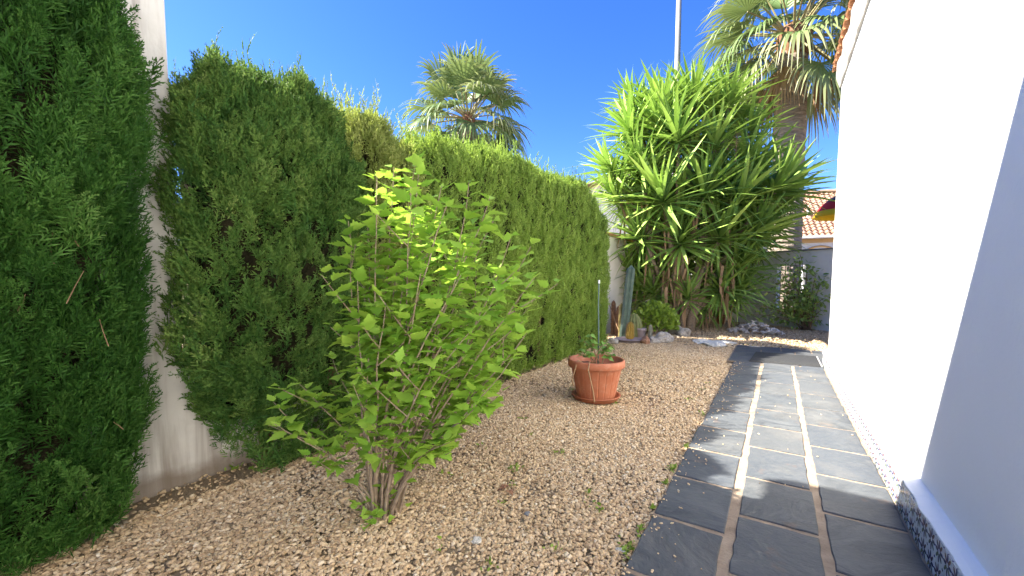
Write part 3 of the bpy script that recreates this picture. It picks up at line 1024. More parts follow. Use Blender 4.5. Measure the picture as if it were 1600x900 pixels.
def leaf_mesh(name, mat, fold=.25, curl=.2, outline=half, wsc=1.0):
    vs, tip = [], []
    for x, y in outline:
        for s_ in (-1, 0, 1):
            xx = x * wsc * s_
            vs.append((xx, y, fold * abs(xx) - curl * y * y + .02 * sin(y * 9) * abs(s_)))
            tip.append(.2 + .6 * y)
    vs.append((0, 1, -curl))
    tip.append(1)
    n = len(outline)
    fs = []
    for k in range(n - 1):
        a = k * 3
        fs += [(a, a + 1, a + 4, a + 3), (a + 1, a + 2, a + 5, a + 4)]
    a = (n - 1) * 3
    fs += [(a, a + 1, len(vs) - 1), (a + 1, a + 2, len(vs) - 1)]
    return MB().add(vs, fs, tip).mesh(name, mat, True)


shrub_p = Vector((-1.79, 1.46, 0))
shrub = thing('hibiscus_shrub', shrub_p, 'bright green leafy shrub with many thin stems standing in the gravel', 'shrub')
tips = [(432, 628, .1), (482, 690, .15), (470, 600, -.1), (545, 345, 0), (560, 430, .15), (590, 275, .05), (615, 262, -.1), (655, 262, .1), (640, 300, .35), (690, 290, -.15), (700, 320, .3), (735, 285, .05), (765, 310, .15),
        (768, 345, -.2), (800, 370, .2), (830, 385, .0), (838, 432, .15), (832, 470, -.15), (826, 520, .1), (800, 560, .25), (790, 610, .0), (740, 640, .25), (705, 690, .3), (600, 480, .3), (660, 420, .4),
        (720, 430, .35), (770, 470, .35), (690, 540, .45), (575, 350, -.2), (660, 340, -.3), (720, 390, -.3), (780, 420, -.3), (520, 560, -.25), (575, 560, .25), (650, 250, -.2), (810, 500, -.3), (745, 520, -.35)]
dep0 = (shrub_p - Vector((0, 0, CAM_H))).dot(_fw)
LP, LD, LN, LS = [], [], [], []
sb = MB()
for k, (u, v, dd) in enumerate(tips):
    tp = at_depth(u, v, dep0 - dd * 1.0) - shrub_p
    b0 = Vector((random.uniform(-.07, .07), random.uniform(-.07, .07), -.02))
    hor = Vector((tp.x, tp.y, 0))
    c1 = b0 + Vector((hor.x * .12, hor.y * .12, tp.z * random.uniform(.28, .42)))
    c2 = b0 + Vector((hor.x * .62, hor.y * .62, tp.z * random.uniform(.62, .75)))
    if tp.z < .65:
        c1 = b0 + Vector((hor.x * .25, hor.y * .25, max(.12, tp.z * .55)))
        c2 = b0 + Vector((hor.x * .70, hor.y * .70, max(.16, tp.z * .85)))
    nn = 12
    pts = []
    for i in range(nn + 1):
        t_ = i / nn
        p = b0 * (1 - t_) ** 3 + c1 * 3 * t_ * (1 - t_) ** 2 + c2 * 3 * t_ * t_ * (1 - t_) + tp * t_ ** 3
        p += Vector((noise.noise(p * 6 + Vector((k, 0, 0))), noise.noise(p * 6 + Vector((0, k, 0))), 0)) * .018 * min(1, t_ * 3)
        pts.append(p)
    r0 = random.uniform(.0055, .0095)
    sb.tube(pts, [r0 * (1 - .78 * i / nn) for i in range(nn + 1)], 5)
    ln = sum((pts[i + 1] - pts[i]).length for i in range(nn))
    branches = [(pts, .22 if tp.z > .7 else .35)]
    for _ in range(random.choice((2, 3, 3, 4)) if ln > .8 else 1):
        i = random.randint(4, nn - 2)
        d = (pts[i + 1] - pts[i]).normalized()
        sd = Vector((random.uniform(-1, 1), random.uniform(-1, 1), random.uniform(-.1, .4))).normalized()
        q = pts[i]
        L_ = random.uniform(.14, .34)
        pt2 = [q + (d * .65 + sd * .75).normalized() * L_ * j / 5 + Vector((0, 0, .02 * j * j / 25)) for j in range(6)]
        sb.tube(pt2, [.004 * (1 - .12 * j) for j in range(6)], 4)
        branches.append((pt2, .05))
    for pl, st in branches:
        seg = len(pl) - 1
        length = sum((pl[i + 1] - pl[i]).length for i in range(seg))
        cnt = int(length * (1 - st) / .021)
        for j in range(cnt):
            t_ = st + (1 - st) * (j + random.random() * .8) / max(cnt, 1)
            if t_ < .55 and random.random() < (.88 if t_ < .36 else .5):
                continue
            i = min(int(t_ * seg), seg - 1)
            p = pl[i].lerp(pl[i + 1], t_ * seg - i)
            az = j * 2.4 + random.uniform(-.6, .6)
            out = Vector((cos(az), sin(az), random.uniform(.15, .8))).normalized()
            if j >= cnt - 3:
                out = (out + Vector((0, 0, .9))).normalized()
            base = p + out * random.uniform(.008, .028)
            dr = Vector((out.x, out.y, out.z * .6 + random.uniform(-.45, .15))).normalized()
            nm = Vector((random.uniform(-.5, .5) - .25, random.uniform(-.5, .5), 1.0))
            LP.append(base)
            LD.append(dr)
            LN.append(nm)
            LS.append(random.uniform(.058, .116) * (.72 if j >= cnt - 2 else 1))
# sucker leaves at the foot
for k in range(34):
    p = Vector((random.uniform(-.13, .12), random.uniform(-.16, .08), random.uniform(.01, .14)))
    LP.append(p)
    LD.append(Vector((random.uniform(-1, 1), random.uniform(-1, 1), random.uniform(0, .9))).normalized())
    LN.append(Vector((random.uniform(-.6, .6), random.uniform(-.6, .6), 1)))
    LS.append(random.uniform(.04, .07))
sb.build('stems', M['bark'], shrub)
LP, LD, LN, LS = [np.array([tuple(q) for q in a]) if a is not LS else np.array(a) for a in (LP, LD, LN, LS)]
LR = frames(LD, LN)
dist = np.linalg.norm(LP + np.array(shrub_p) - np.array([0, 0, CAM_H]), axis=1) - 6 * LS
order = np.argsort(dist)
hl = [leaf_mesh('leaf_%s' % 'abcd'[k], M['hib'], (.15, .3, .45, .2)[k], (.12, .3, .2, -.1)[k], wsc=(1.15, 1.0, 1.25, .95)[k]) for k in range(4)]
hl_i = [leaf_mesh('small_leaf_%s' % 'abcd'[k], M['hib_i'], (.15, .3, .45, .2)[k], (.12, .3, .2, -.1)[k], wsc=(1.15, 1.0, 1.25, .95)[k]) for k in range(4)]
for i in order[:300]:
    put('leaf', hl[i % 4], shrub, LP[i], LR[i], float(LS[i]))
rest = order[300:]
scatter('inner_leaves', LP[rest], LR[rest], LS[rest], hl_i, shrub)


# ================================================================== YUCCA
def blade_leaf(name, mat, w=.034, arch=.12, n=7, fold=.35):
    vs, tip = [], []
    for k in range(n + 1):
        t_ = k / n
        ww = w * (.55 + 1.0 * t_ if t_ < .35 else .9 * (1 - ((t_ - .35) / .65) ** 1.7) + .0) + .0006
        z = -arch * t_ ** 2.2
        y = t_ * (1 - arch * .15 * t_)
        for s_ in (-1, 0, 1):
            vs.append((ww * s_, y, z + fold * ww * abs(s_)))
            tip.append(t_ * .9)
    fs = []
    for k in range(n):
        a = k * 3
        fs += [(a, a + 1, a + 4, a + 3), (a + 1, a + 2, a + 5, a + 4)]
    return MB().add(vs, fs, tip).mesh(name, mat, True)


yb = Vector((-2.25, 11.25, 0))
yucca = thing('yucca_tree', yb, 'huge many-headed yucca with sword-shaped leaves in the far corner', 'yucca')
heads = [(985, 205, 10.4, 1), (1035, 165, 10.6, 1), (1085, 160, 10.8, 1), (1140, 160, 11.0, 1), (1172, 200, 11.0, .9), (955, 265, 10.2, .9), (1000, 260, 9.9, 1), (1058, 215, 9.8, 1.15), (1118, 225, 10.4, 1), (1165, 250, 10.6, 1),
         (1218, 292, 10.2, 1.05), (965, 310, 10.2, 1), (1035, 310, 9.6, 1.2), (1100, 300, 9.9, 1.15), (1155, 310, 10.0, 1.1), (1205, 300, 10.3, 1.1), (1000, 370, 10.1, 1), (1062, 375, 9.8, 1.1), (1125, 370, 10.0, 1.1), (1180, 360, 10.2, 1.05),
         (1040, 435, 10.6, .95), (1100, 430, 10.6, .9), (1150, 420, 10.5, .95), (1010, 180, 11.4, 1), (1110, 185, 11.5, 1), (1060, 260, 11.2, 1), (1150, 380, 11.2, 1), (985, 420, 11.0, .9), (1075, 462, 10.1, .72), (1200, 350, 11.0, .9), (1080, 145, 11.3, .9), (990, 160, 11.0, .8), (1236, 300, 10.8, .85), (1125, 450, 10.2, .9), (1155, 455, 10.4, .8), (1020, 455, 10.5, .8), (1000, 465, 11.2, .9), (1050, 470, 11.0, .9), (1090, 465, 11.2, .9), (1130, 470, 11.2, .9), (1105, 478, 10.7, .7)]
for k in range(48):
    a, q = random.uniform(0, 2 * pi), sqrt(random.random())
    heads.append((1085 + 118 * q * cos(a), 300 + 150 * q * sin(a), random.uniform(10.3, 12.7), random.uniform(.9, 1.1)))
cen = at_depth(1090, 420, 10.6)
P_, D_, N_, S_ = [], [], [], []
tr = MB()
ts = MB()
for k, (u, v, dp, sc) in enumerate(heads):
    h = at_depth(u, v, dp)
    ax = (h - cen)
    ax = Vector((ax.x * .8, ax.y * .5 - .25, abs(ax.z) * .5 + 1.3)).normalized()
    if v > 400:
        ax = Vector((ax.x * .7, -.35, 1)).normalized()
    nl = 64 if sc > .75 else 40
    e1 = ax.orthogonal().normalized()
    e2 = ax.cross(e1)
    for i in range(nl):
        q = (i + .5) / nl
        th = radians(6 + 112 * q ** .85 + random.uniform(-7, 7))
        az = i * 2.39996 + random.uniform(-.25, .25)
        d = ax * cos(th) + (e1 * cos(az) + e2 * sin(az)) * sin(th)
        d.z -= .10 + .25 * max(0, q - .55)
        d.normalize()
        s = sc * random.uniform(.92, 1.2) * (.72 + .5 * sin(pi * min(1, q * 1.05 + .12)))
        P_.append(h - yb - ax * .22 * q + d * .03)
        D_.append(d)
        N_.append(ax + d.cross(Vector((random.uniform(-1, 1), random.uniform(-1, 1), 0))) * .3)
        S_.append(s)
    # stem down to the common foot
    foot = Vector((random.uniform(-.45, .45), random.uniform(-.25, .3), -.02))
    hh = h - yb - ax * .15
    mid = foot.lerp(hh, .5) * 1.0
    mid.x = foot.x + (hh.x - foot.x) * .35
    mid.y = foot.y + (hh.y - foot.y) * .35
    pts = []
    for i in range(9):
        t_ = i / 8
        pts.append(foot * (1 - t_) ** 2 + mid * 2 * t_ * (1 - t_) + hh * t_ ** 2)
    if k % 3 == 0:
        tr.tube(pts, [.12 - .07 * i / 8 for i in range(9)], 8)
    else:
        tr.tube(pts[5:], [.06 - .02 * i / 3 for i in range(4)], 7)
    # dead leaves hanging below the head
    for i in range(2):
        p = pts[7] + Vector((random.uniform(-.1, .1), random.uniform(-.12, .02), 0))
        L_ = random.uniform(.5, .9)
        sw = Vector((random.uniform(-.15, .15), random.uniform(-.2, .0), -1))
        e = Vector((.02, .005, 0))
        ts.add([p - e, p + e, p + sw * L_ * .6 + e, p + sw * L_ * .6 - e, p + sw * L_], [(0, 1, 2, 3), (3, 2, 4)])
# long dead leaf skirts near the ground, seen below the crown
for k in range(34):
    c = at_depth(random.choice((1047, 1060, 1068, 1135)) + random.uniform(-10, 10), random.uniform(400, 455), 9.9 + random.uniform(-.1, .3)) - yb
    L_ = random.uniform(.5, 1.0)
    sw = Vector((random.uniform(-.2, .2), random.uniform(-.15, .05), -1))
    e = Vector((random.uniform(.015, .035), random.uniform(-.02, .02), 0))
    c2 = c + sw * L_ * .55 + Vector((random.uniform(-.05, .05), 0, 0))
    ts.add([c - e, c + e, c2 + e * .8, c2 - e * .8, c + sw * L_], [(0, 1, 2, 3), (3, 2, 4)])
tr.build('trunk', M['bark'], yucca, smooth=True)
ts.build('dry_leaves', M['straw'], yucca, kind='stuff')
P_, D_, N_ = [np.array([tuple(q) for q in a]) for a in (P_, D_, N_)]
S_ = np.array(S_)
R_ = frames(D_, N_)
yl = [blade_leaf('sword_leaf_%s' % 'abc'[k], M['yuc'], .043, (.04, .12, .24)[k]) for k in range(3)]
yl_i = [blade_leaf('mass_leaf_%s' % 'abc'[k], M['yuc_i'], .043, (.04, .12, .24)[k]) for k in range(3)]
order = np.argsort(np.linalg.norm(P_ + np.array(yb) - np.array([0, 0, CAM_H]), axis=1) - 1.2 * S_)
for i in order[:300]:
    put('leaf', yl[i % 3], yucca, P_[i], R_[i], float(S_[i]))
rest = order[300:]
scatter('leaf_mass', P_[rest], R_[rest], S_[rest], yl_i, yucca, tint=np.clip(rng.normal(.5, .22, len(rest)), 0, 1))
# dry flower spike on the yucca
fb = MB()
p = at_depth(1150, 232, 9.7) - yb
fb.tube([p + Vector((0, 0, -.3)), p, p + Vector((.03, 0, .35))], [.012, .009, .004], 5)
for k in range(16):
    q = p + Vector((0, 0, -.05 + .4 * k / 16))
    d = Vector((cos(k * 2.4), sin(k * 2.4), .5)) * random.uniform(.07, .15)
    fb.tube([q, q + d], [.006, .002], 4)
fb.build('dry_flower_spike', M['straw'], yucca)


# ================================================================== FAN PALMS
def frond(mb, o, d, lp, R, droop, r, nseg=30, spread=105, petb=None):
    """petiole from o along d, then a fan of pleated segments whose tips hang"""
    d = d.normalized()
    side = d.cross(Vector((0, 0, 1)))
    if side.length < .05:
        side = Vector((1, 0, 0))
    side.normalize()
    up = side.cross(d).normalized()
    pts = [o + d * lp * t_ + Vector((0, 0, -1)) * lp * .18 * droop * t_ * t_ for t_ in (0, .35, .7, 1)]
    petb.tube(pts, [R * .025, R * .019, R * .015, R * .012], 5)
    e = pts[-1]
    a = (pts[-1] - pts[-2]).normalized()
    up = side.cross(a).normalized()
    for i in range(nseg):
        th = radians(-spread + 2 * spread * (i + .5) / nseg)
        s = (a * cos(th) + side * sin(th) + up * (.22 * abs(sin(th)))).normalized()
        L = R * (.72 + .28 * cos(th * .8)) * r.uniform(.88, 1.1)
        dth = radians(2 * spread / nseg) * .5
        w0 = s.cross(up).normalized()
        hang = droop * r.uniform(.7, 1.3)
        pl = .35 if i % 2 else -.35
        ring, tip = [], []
        rows_ = (0.02, .25, .48, .66, .82, 1.0)
        for t_ in rows_:
            ww = L * t_ * tan(dth) if t_ <= .5 else L * .5 * tan(dth) * (1 - (t_ - .48) / .54) ** .8
            ww = max(ww, .003)
            fall = 0 if t_ < .35 else (t_ - .35) ** 1.7 * hang * 1.25
            c = e + s * L * (t_ - fall * .42) + Vector((0, 0, -1)) * L * fall
            sw = w0 + up * pl
            ring += [c - sw * ww, c + sw * ww]
            tip += [.08 + .85 * t_ ** 1.3] * 2
        mb.add(ring, [(2 * j, 2 * j + 1, 2 * j + 3, 2 * j + 2) for j in range(len(rows_) - 1)], tip)


def palm(name, label, base, hgt, r0, r1, nfr, R, lp, seed, lo=-55, hi=84, nseg=30, lean=(0, 0)):
    r = random.Random(seed)
    root = thing(name, base, label, 'palm tree')
    b = MB()
    pr = []
    nzs = int(hgt / .09)
    for k in range(nzs + 1):
        z = -.05 + (hgt + .05) * k / nzs
        q = r0 + (r1 - r0) * (z / hgt) + .05 * math.exp(-z * 2.5)
        pr.append((q * (1 + (.035 if k % 2 else 0) + r.uniform(-.012, .012)), z))
    b.lathe(pr, 18, shape=lambda a, z: 1 + .03 * noise.noise(Vector((cos(a) * 2, sin(a) * 2, z * 3))))
    b.build('trunk', M['palmtrunk'], root, smooth=False)
    c = Vector((0, 0, hgt))
    # fibrous boss and old leaf bases under the crown
    fb_ = MB()
    fb_.lathe([(r1 * 1.01, -r1 * 1.8), (r1 * 1.15, -r1), (r1 * 1.2, -.05), (r1 * .8, r1 * .7), (.03, r1 * 1.1)], 14, (0, 0, hgt), lambda a, z: 1 + .12 * noise.noise(Vector((cos(a) * 4, sin(a) * 4, z * 5))))
    fb_.build('fibre_boss', M['fibre'], root)
    for k in range(nfr):
        q = (k + .5) / nfr
        el = radians(hi - (hi - lo) * q ** .9 + r.uniform(-6, 6))
        az = k * 2.39996 + r.uniform(-.2, .2)
        d = Vector((cos(az) * cos(el), sin(az) * cos(el), sin(el)))
        mb, pb = MB(), MB()
        o = c + Vector((cos(az), sin(az), 0)) * r1 * .7 + Vector((0, 0, r1 * (.7 - 1.4 * q)))
        frond(mb, o, d, lp * r.uniform(.85, 1.2), R * r.uniform(.85, 1.1), .35 + .65 * q, r, nseg, petb=pb)
        f = mb.build('frond', M['frond'], root)
        pb.build('petiole', M['petiole'], f)
    # dry fronds folded down against the trunk
    for k in range(5):
        az = k * 2.1 + r.uniform(-.4, .4)
        mb, pb = MB(), MB()
        d = Vector((cos(az) * .35, sin(az) * .35, -1))
        frond(mb, c + Vector((cos(az), sin(az), 0)) * r1 * .9 + Vector((0, 0, -.25)), d, lp * .6, R * .8, .9, r, 16, 50, petb=pb)
        mb.build('dry_frond', M['straw'], root)
    return root


pc = at_depth(732, 186, 8.3)
palm('fan_palm', 'fan palm whose grey green crown rises above the middle of the hedge', (pc.x, pc.y, 0), pc.z, .17, .13, 48, .80, .62, 5, lo=-60)
pr_ = at_depth(1240, 55, 13.6)
palm('stout_fan_palm', 'stout fan palm with thick ringed trunk behind the end wall near the house', (pr_.x, pr_.y, 0), pr_.z, .50, .42, 48, 1.75, 1.4, 9, lo=-45, nseg=36)

# ================================================================== END WALL AND WHAT STANDS BEYOND
# grey cement wall across the garden end, running obliquely
wa, wd = Vector((-1.03, 14.35, 0)), Vector((2.11, -1.29, 0)).normalized()
ew = thing('end_wall', wa, 'weathered grey cement wall with barred opening closing the far garden end', 'wall', rz=atan2(wd.y, wd.x))


def wall_x(u, v=450):
    """distance along the end wall seen at pixel column u"""
    d = ray(u, v)
    # solve  t*d.xy = wa + s*wd
    det = d.x * (-wd.y) - d.y * (-wd.x)
    t_ = (wa.x * (-wd.y) - wa.y * (-wd.x)) / det
    return ((d.x * t_ - wa.x) * wd.x + (d.y * t_ - wa.y) * wd.y), CAM_H + t_ * d.z


xo0, xo1 = wall_x(1213)[0], wall_x(1257)[0]
zo1, zo0 = wall_x(1235, 414)[1], wall_x(1235, 484)[1]
zt_ = wall_x(1290, 390)[1]
for nm, x0, x1, z0, z1 in (('wall_block', -2.75, xo0, -.05, zt_), ('wall_block', xo1, 6.0, -.05, zt_), ('lintel', xo0 + .001, xo1 - .001, zo1, zt_ - .002), ('sill_block', xo0 + .001, xo1 - .001, -.05, zo0)):
    MB().box(x0, x1, 0, .2, z0, z1).build(nm, M['cement'], ew)
MB().box(xo0 - .02, xo1 + .02, -.025, .0, zo0 - .07, zo0 - .002).build('sill', M['cement'], ew)
MB().box(-2.75, xo0 - .03, -.012, -.001, 1.0, 1.03).build('string_course', M['cement'], ew)
MB().box(xo1 + .03, 6.0, -.012, -.001, 1.0, 1.03).build('string_course', M['cement'], ew)
x = -2.75
while x < 3.4:
    l = random.uniform(.5, .65)
    MB().add([(x, -.04, zt_ + .002), (x + l - .012, -.04, zt_ + .002), (x + l - .012, .24, zt_ + .002), (x, .24, zt_ + .002)] + [(x + .004, -.035, zt_ + .035 + random.uniform(-.008, .008)), (x + l - .016, -.035, zt_ + .035 + random.uniform(-.008, .008)), (x + l - .016, .235, zt_ + .04), (x + .004, .235, zt_ + .04)],
             [(0, 3, 2, 1), (4, 5, 6, 7), (0, 1, 5, 4), (1, 2, 6, 5), (2, 3, 7, 6), (3, 0, 4, 7)]).build('coping_slab', M['coping'], ew)
    x += l
nbars = 6
for k in range(nbars):
    xx = xo0 + (xo1 - xo0) * (k + .5) / nbars
    MB().tube([(xx, .08, zo0 - .01), (xx, .08, zo1 + .01)], .009, 6).build('iron_bar', M['iron'], ew)

# side wall of the neighbouring plot at the left end of the garden
sw_ = thing('side_wall', (-3.45, 8.95, 0), 'cream rendered wall behind the yucca and the cacti', 'wall')
MB().box(-.2, 0, 0, 7.2, -.05, 2.35).build('wall_block', M['cream'], sw_)
MB().box(-.24, .04, -.03, 7.2, 2.352, 2.42).build('coping', M['terracotta'], sw_)

# neighbour's house on the left, gable towards us
gb = thing('gabled_house', at_depth(935, 437, 19).xy.to_3d(), 'white neighbouring house with reddish tiled verge, left of the yucca crown', 'house')
q = [at_depth(u, v, 19) - gb.location for u, v in ((898, 305), (1010, 262), (1010, 430), (898, 430))]
dirx = _rt.copy()
z0_, z1_ = q[0].z, q[1].z
x0_, x1_ = (q[0]).dot(dirx), (q[1]).dot(dirx)
gb.rotation_euler = (0, 0, YAW)
xr = x1_ + (x1_ - x0_)
MB().add([(x0_, 0, -.05), (xr, 0, -.05), (xr, 0, z0_), (x1_, 0, z1_), (x0_, 0, z0_)] + [(x0_, 6, -.05), (xr, 6, -.05), (xr, 6, z0_), (x1_, 6, z1_), (x0_, 6, z0_)],
         [(0, 1, 2, 3, 4), (9, 8, 7, 6, 5), (0, 5, 6, 1), (1, 6, 7, 2), (2, 7, 8, 3), (3, 8, 9, 4), (4, 9, 5, 0)]).build('wall', M['farwhite'], gb)
for s_, (xa, xb) in enumerate(((x0_ - .3, x1_), (xr + .3, x1_))):
    sl = (z1_ - z0_) / (x1_ - x0_)
    za = z0_ - sl * .3
    r_ = MB()
    r_.add([(xa, -.25, za + .01), (xb, -.25, z1_ + .01), (xb, 6.2, z1_ + .01), (xa, 6.2, za + .01), (xa, -.25, za + .13), (xb, -.25, z1_ + .13), (xb, 6.2, z1_ + .13), (xa, 6.2, za + .13)],
           [(0, 3, 2, 1), (4, 5, 6, 7), (0, 1, 5, 4), (1, 2, 6, 5), (2, 3, 7, 6), (3, 0, 4, 7)])
    n = 14
    for k in range(n):
        yy = -.2 + 6.3 * k / n
        r_.tube([(xa, yy, za + .13), (xb, yy, z1_ + .13)], .09, 6)
    r_.build('roof', M['pinktile'], gb)

# tiled house far behind the end wall on the right
th_o = at_depth(1300, 437, 21)
th = thing('tiled_house', (th_o.x, th_o.y, 0), 'far house with pinkish barrel tile roof and ochre eaves band, seen over the end wall', 'house', rz=radians(6))
ze = at_depth(1285, 369, 21).z
zr = at_depth(1285, 306, 26).z
MB().box(-7, 9, 0, 10, -.05, ze - .32).build('wall', M['farwhite'], th)
MB().box(-7.05, 9.05, -.05, 10.05, ze - .318, ze - .12).build('eaves_band', M['ochre'], th)
gt = MB().tube([(-7.4, -.42, ze - .06), (9.4, -.42, ze - .06)], .07, 8).build('gutter', M['farwhite'], th)
rf = MB()
rf.add([(-7.4, -.4, ze - .11), (9.4, -.4, ze - .11), (9.4, 5, zr - .05), (-7.4, 5, zr - .05), (9.4, 10.4, ze - .11), (-7.4, 10.4, ze - .11)], [(0, 1, 2, 3), (3, 2, 4, 5), (0, 3, 5), (1, 4, 2)])
rfo = rf.build('roof', M['pinktile'], th)
bt = MB()
ncol, nrow = 66, 16
for i in range(ncol):
    xx = -7.3 + 16.6 * i / ncol
    for j in range(nrow):
        t0, t1 = j / nrow, (j + 1.12) / nrow
        pa = Vector((xx, -.42 + 5.4 * t0, ze - .10 + (zr - ze) * t0 + .035))
        pb_ = Vector((xx, -.42 + 5.4 * min(t1, 1), ze - .10 + (zr - ze) * min(t1, 1) + .0))
        bt.tube([pa, pb_], [.105, .085], 6)
bt.build('barrel_tiles', M['pinktile'], rfo, kind='stuff')
MB().tube([(-7.4, 5, zr + .02), (9.4, 5, zr + .02)], .13, 8).build('ridge', M['pinktile'], rfo)
ab = MB()
for (xc, rr) in ((-.55, .95),):
    for k in range(14):
        a0, a1 = pi * k / 14, pi * (k + 1) / 14
        ab.tube([(xc + rr * cos(a0), -.04, ze - 1.45 + rr * sin(a0)), (xc + rr * cos(a1), -.04, ze - 1.45 + rr * sin(a1))], .05, 4)
ab.build('arch_moulding', M['ochre'], th)
cp = at_depth(1262, 341, 23)
ch = MB().lathe([(.16, 0), (.16, .35), (.09, .42), (.05, .75), (.01, .95)], 10)
ch.build('chimney_cowl', M['farwhite'], rfo, (Matrix.Rotation(-radians(6), 4, 'Z') @ (cp - Vector((th_o.x, th_o.y, 0)))) - Vector((0, 0, .25)))

# sun parasol with grey, red and yellow rings, half hidden by the house
pp_ = at_depth(1322, 437, 14.2)
par = thing('parasol', (pp_.x, pp_.y, 0), 'parasol banded grey, red and yellow showing past the house corner', 'parasol')
zrim = at_depth(1300, 338, 14.0).z
pb_ = MB()
n = 32
prof = [(1.04, 0), (1.0, .10), (.93, .22), (.80, .42), (.55, .66), (.2, .84), (.02, .88)]
vs = [(r_ * cos(2 * pi * k / n) * (1 - .02 * (k % 4 == 2)), r_ * sin(2 * pi * k / n) * (1 - .02 * (k % 4 == 2)), z_) for r_, z_ in prof for k in range(n)]
vs += [(v[0] * .985, v[1] * .985, v[2] - .008) for v in vs]
L_ = len(prof) * n
fs = []
for j in range(len(prof) - 1):
    for k in range(n):
        k2 = (k + 1) % n
        fs += [(j * n + k, j * n + k2, (j + 1) * n + k2, (j + 1) * n + k), (L_ + j * n + k2, L_ + j * n + k, L_ + (j + 1) * n + k, L_ + (j + 1) * n + k2)]
fs += [(k, L_ + k, L_ + (k + 1) % n, (k + 1) % n) for k in range(n)]
pb_.add(vs, fs).build('canopy', M['parasol'], par, (0, 0, zrim), smooth=True)
MB().tube([(0, 0, -.02), (0, 0, zrim + .6)], .022, 8).build('pole', M['farwhite'], par)

# lamp post beyond the garden
lp_ = at_depth(1050, 437, 16)
lamp = thing('lamp_post', (lp_.x, lp_.y, 0), 'tall slim grey metal post rising behind the yucca', 'post')
MB().tube([(0, 0, -.05), (0, 0, 4), (0, 0, 8), (0, 0, 14.2)], [.13, .12, .11, .085], 12).build('shaft', M['polemetal'], lamp, smooth=True)
MB().tube([(0, 0, 14.15), (0, 0, 14.5), (.25, .1, 14.75), (.8, .3, 14.85)], [.07, .06, .055, .05], 8).build('arm', M['polemetal'], lamp)

# ================================================================== POT WITH PLANT, SAUCER, CANE
pp = Vector((-1.62, 4.20, 0))
sau = MB().lathe([(.19, 0), (.235, .008), (.255, .05), (.265, .055), (.262, .06), (.245, .056), (.225, .022), (.03, .018)], 40)
sau = sau.build('saucer', M['pot'], None, (pp.x, pp.y, .006), smooth=True)
tag(sau, 'round terracotta coloured saucer under the large pot', 'saucer')
pot = thing('plant_pot', (pp.x, pp.y, .026), 'large terracotta coloured pot with thick rim standing on the gravel', 'pot')
grooves = 20


def ribs(a, z):
    """narrow vertical grooves that fork near the foot"""
    k = (a / (2 * pi) * grooves) % 1.0
    w = .06 + (.10 if z < .12 else 0) * abs(sin(z * 26))
    return 1 - (.018 if abs(k - .5) < w * .5 + .03 and .03 < z < .33 else 0)


MB().lathe([(.195, 0), (.200, .012), (.212, .06), (.222, .11), (.228, .14), (.245, .22), (.262, .30), (.270, .335), (.272, .345)], 160, shape=ribs).build('body', M['pot'], pot)
MB().lathe([(.265, .338), (.298, .342), (.304, .352), (.302, .405), (.296, .418), (.284, .422), (.274, .414), (.268, .35)], 56).build('rim', M['pot'], pot, smooth=True)
so = MB()
vs = [(0, 0, .345)]
for rr in (.09, .18, .268):
    for k in range(20):
        a = 2 * pi * k / 20
        vs.append((rr * cos(a), rr * sin(a), .345 + random.uniform(-.012, .016)))
fs = [(0, 1 + k, 1 + (k + 1) % 20) for k in range(20)] + [(1 + j * 20 + k, 21 + j * 20 + k, 21 + j * 20 + (k + 1) % 20, 1 + j * 20 + (k + 1) % 20) for j in (0, 1) for k in range(20)]
so.add(vs, fs).build('soil', M['soil'], pot)
cane = thing('plant_cane', (pp.x + .0, pp.y + .05, .36), 'thin upright green cane stuck in the large pot', 'cane')
MB().tube([(0, 0, -.06), (.004, 0, .3), (-.004, 0, .66), (0, 0, .93)], [.0085, .0085, .008, .008], 6).build('shaft', M['caneg'], cane)
MB().tube([(0, 0, .90), (0, 0, .936)], .0105, 6).build('cap', M['farwhite'], cane)
plant = thing('potted_plant', (pp.x, pp.y, .37), 'straggly green plant with trailing pale stems growing in the large pot', 'plant')
st = MB()
pl_leaf = [leaf_mesh('plant_leaf_%s' % 'ab'[k], M['potleaf'], (.2, .35)[k], (.35, .2)[k]) for k in range(2)]
lvs = []
stem_def = [((-.12, -.1, .18), 9), ((.15, -.08, .24), 12), ((-.05, -.05, .34), 9), ((.08, .05, .28), 10), ((-.18, 0, .10), 8), ((.19, -.02, .14), 9), ((-.02, -.14, .17), 8), ((.12, .1, .2), 6), ((.2, -.1, .26), 10), ((-.14, -.02, .26), 8)]
for e, nl in stem_def:
    e = Vector(e)
    b0 = Vector((random.uniform(-.06, .06), random.uniform(-.05, .05), -.02))
    pts = [b0, b0.lerp(e, .45) + Vector((0, 0, .05)), e]
    st.tube(pts, [.006, .005, .003], 5)
    for i in range(nl):
        t_ = .35 + .65 * (i + 1) / nl
        p = pts[1].lerp(pts[2], (t_ - .35) / .65)
        az = i * 2.4 + e.x * 9
        lvs.append((p, Vector((cos(az), sin(az), random.uniform(-.5, .3))), random.uniform(.045, .085)))
for (x_, y_, x2, y2, dz) in ((-.11, -.25, -.13, -.33, -.17), (.05, -.29, .10, -.33, -.30)):
    st.tube([(x_ * .3, y_ * .4, .0), (x_ * .9, y_ * 1.03, .09), (x_, y_ * 1.18, .02), (x2, y2 * 1.02, dz * .6), (x2 + .015, y2, dz)], [.006, .007, .007, .006, .008], 5)
st.build('stems', M['straw'], plant)
Rr = frames(np.array([tuple(a[1]) for a in lvs]), np.array([(random.uniform(-.5, .5), random.uniform(-.9, .2), 1) for _ in lvs]))
for i, (p, d, s) in enumerate(lvs):
    put('leaf', pl_leaf[i % 2], plant, p, Rr[i], s)


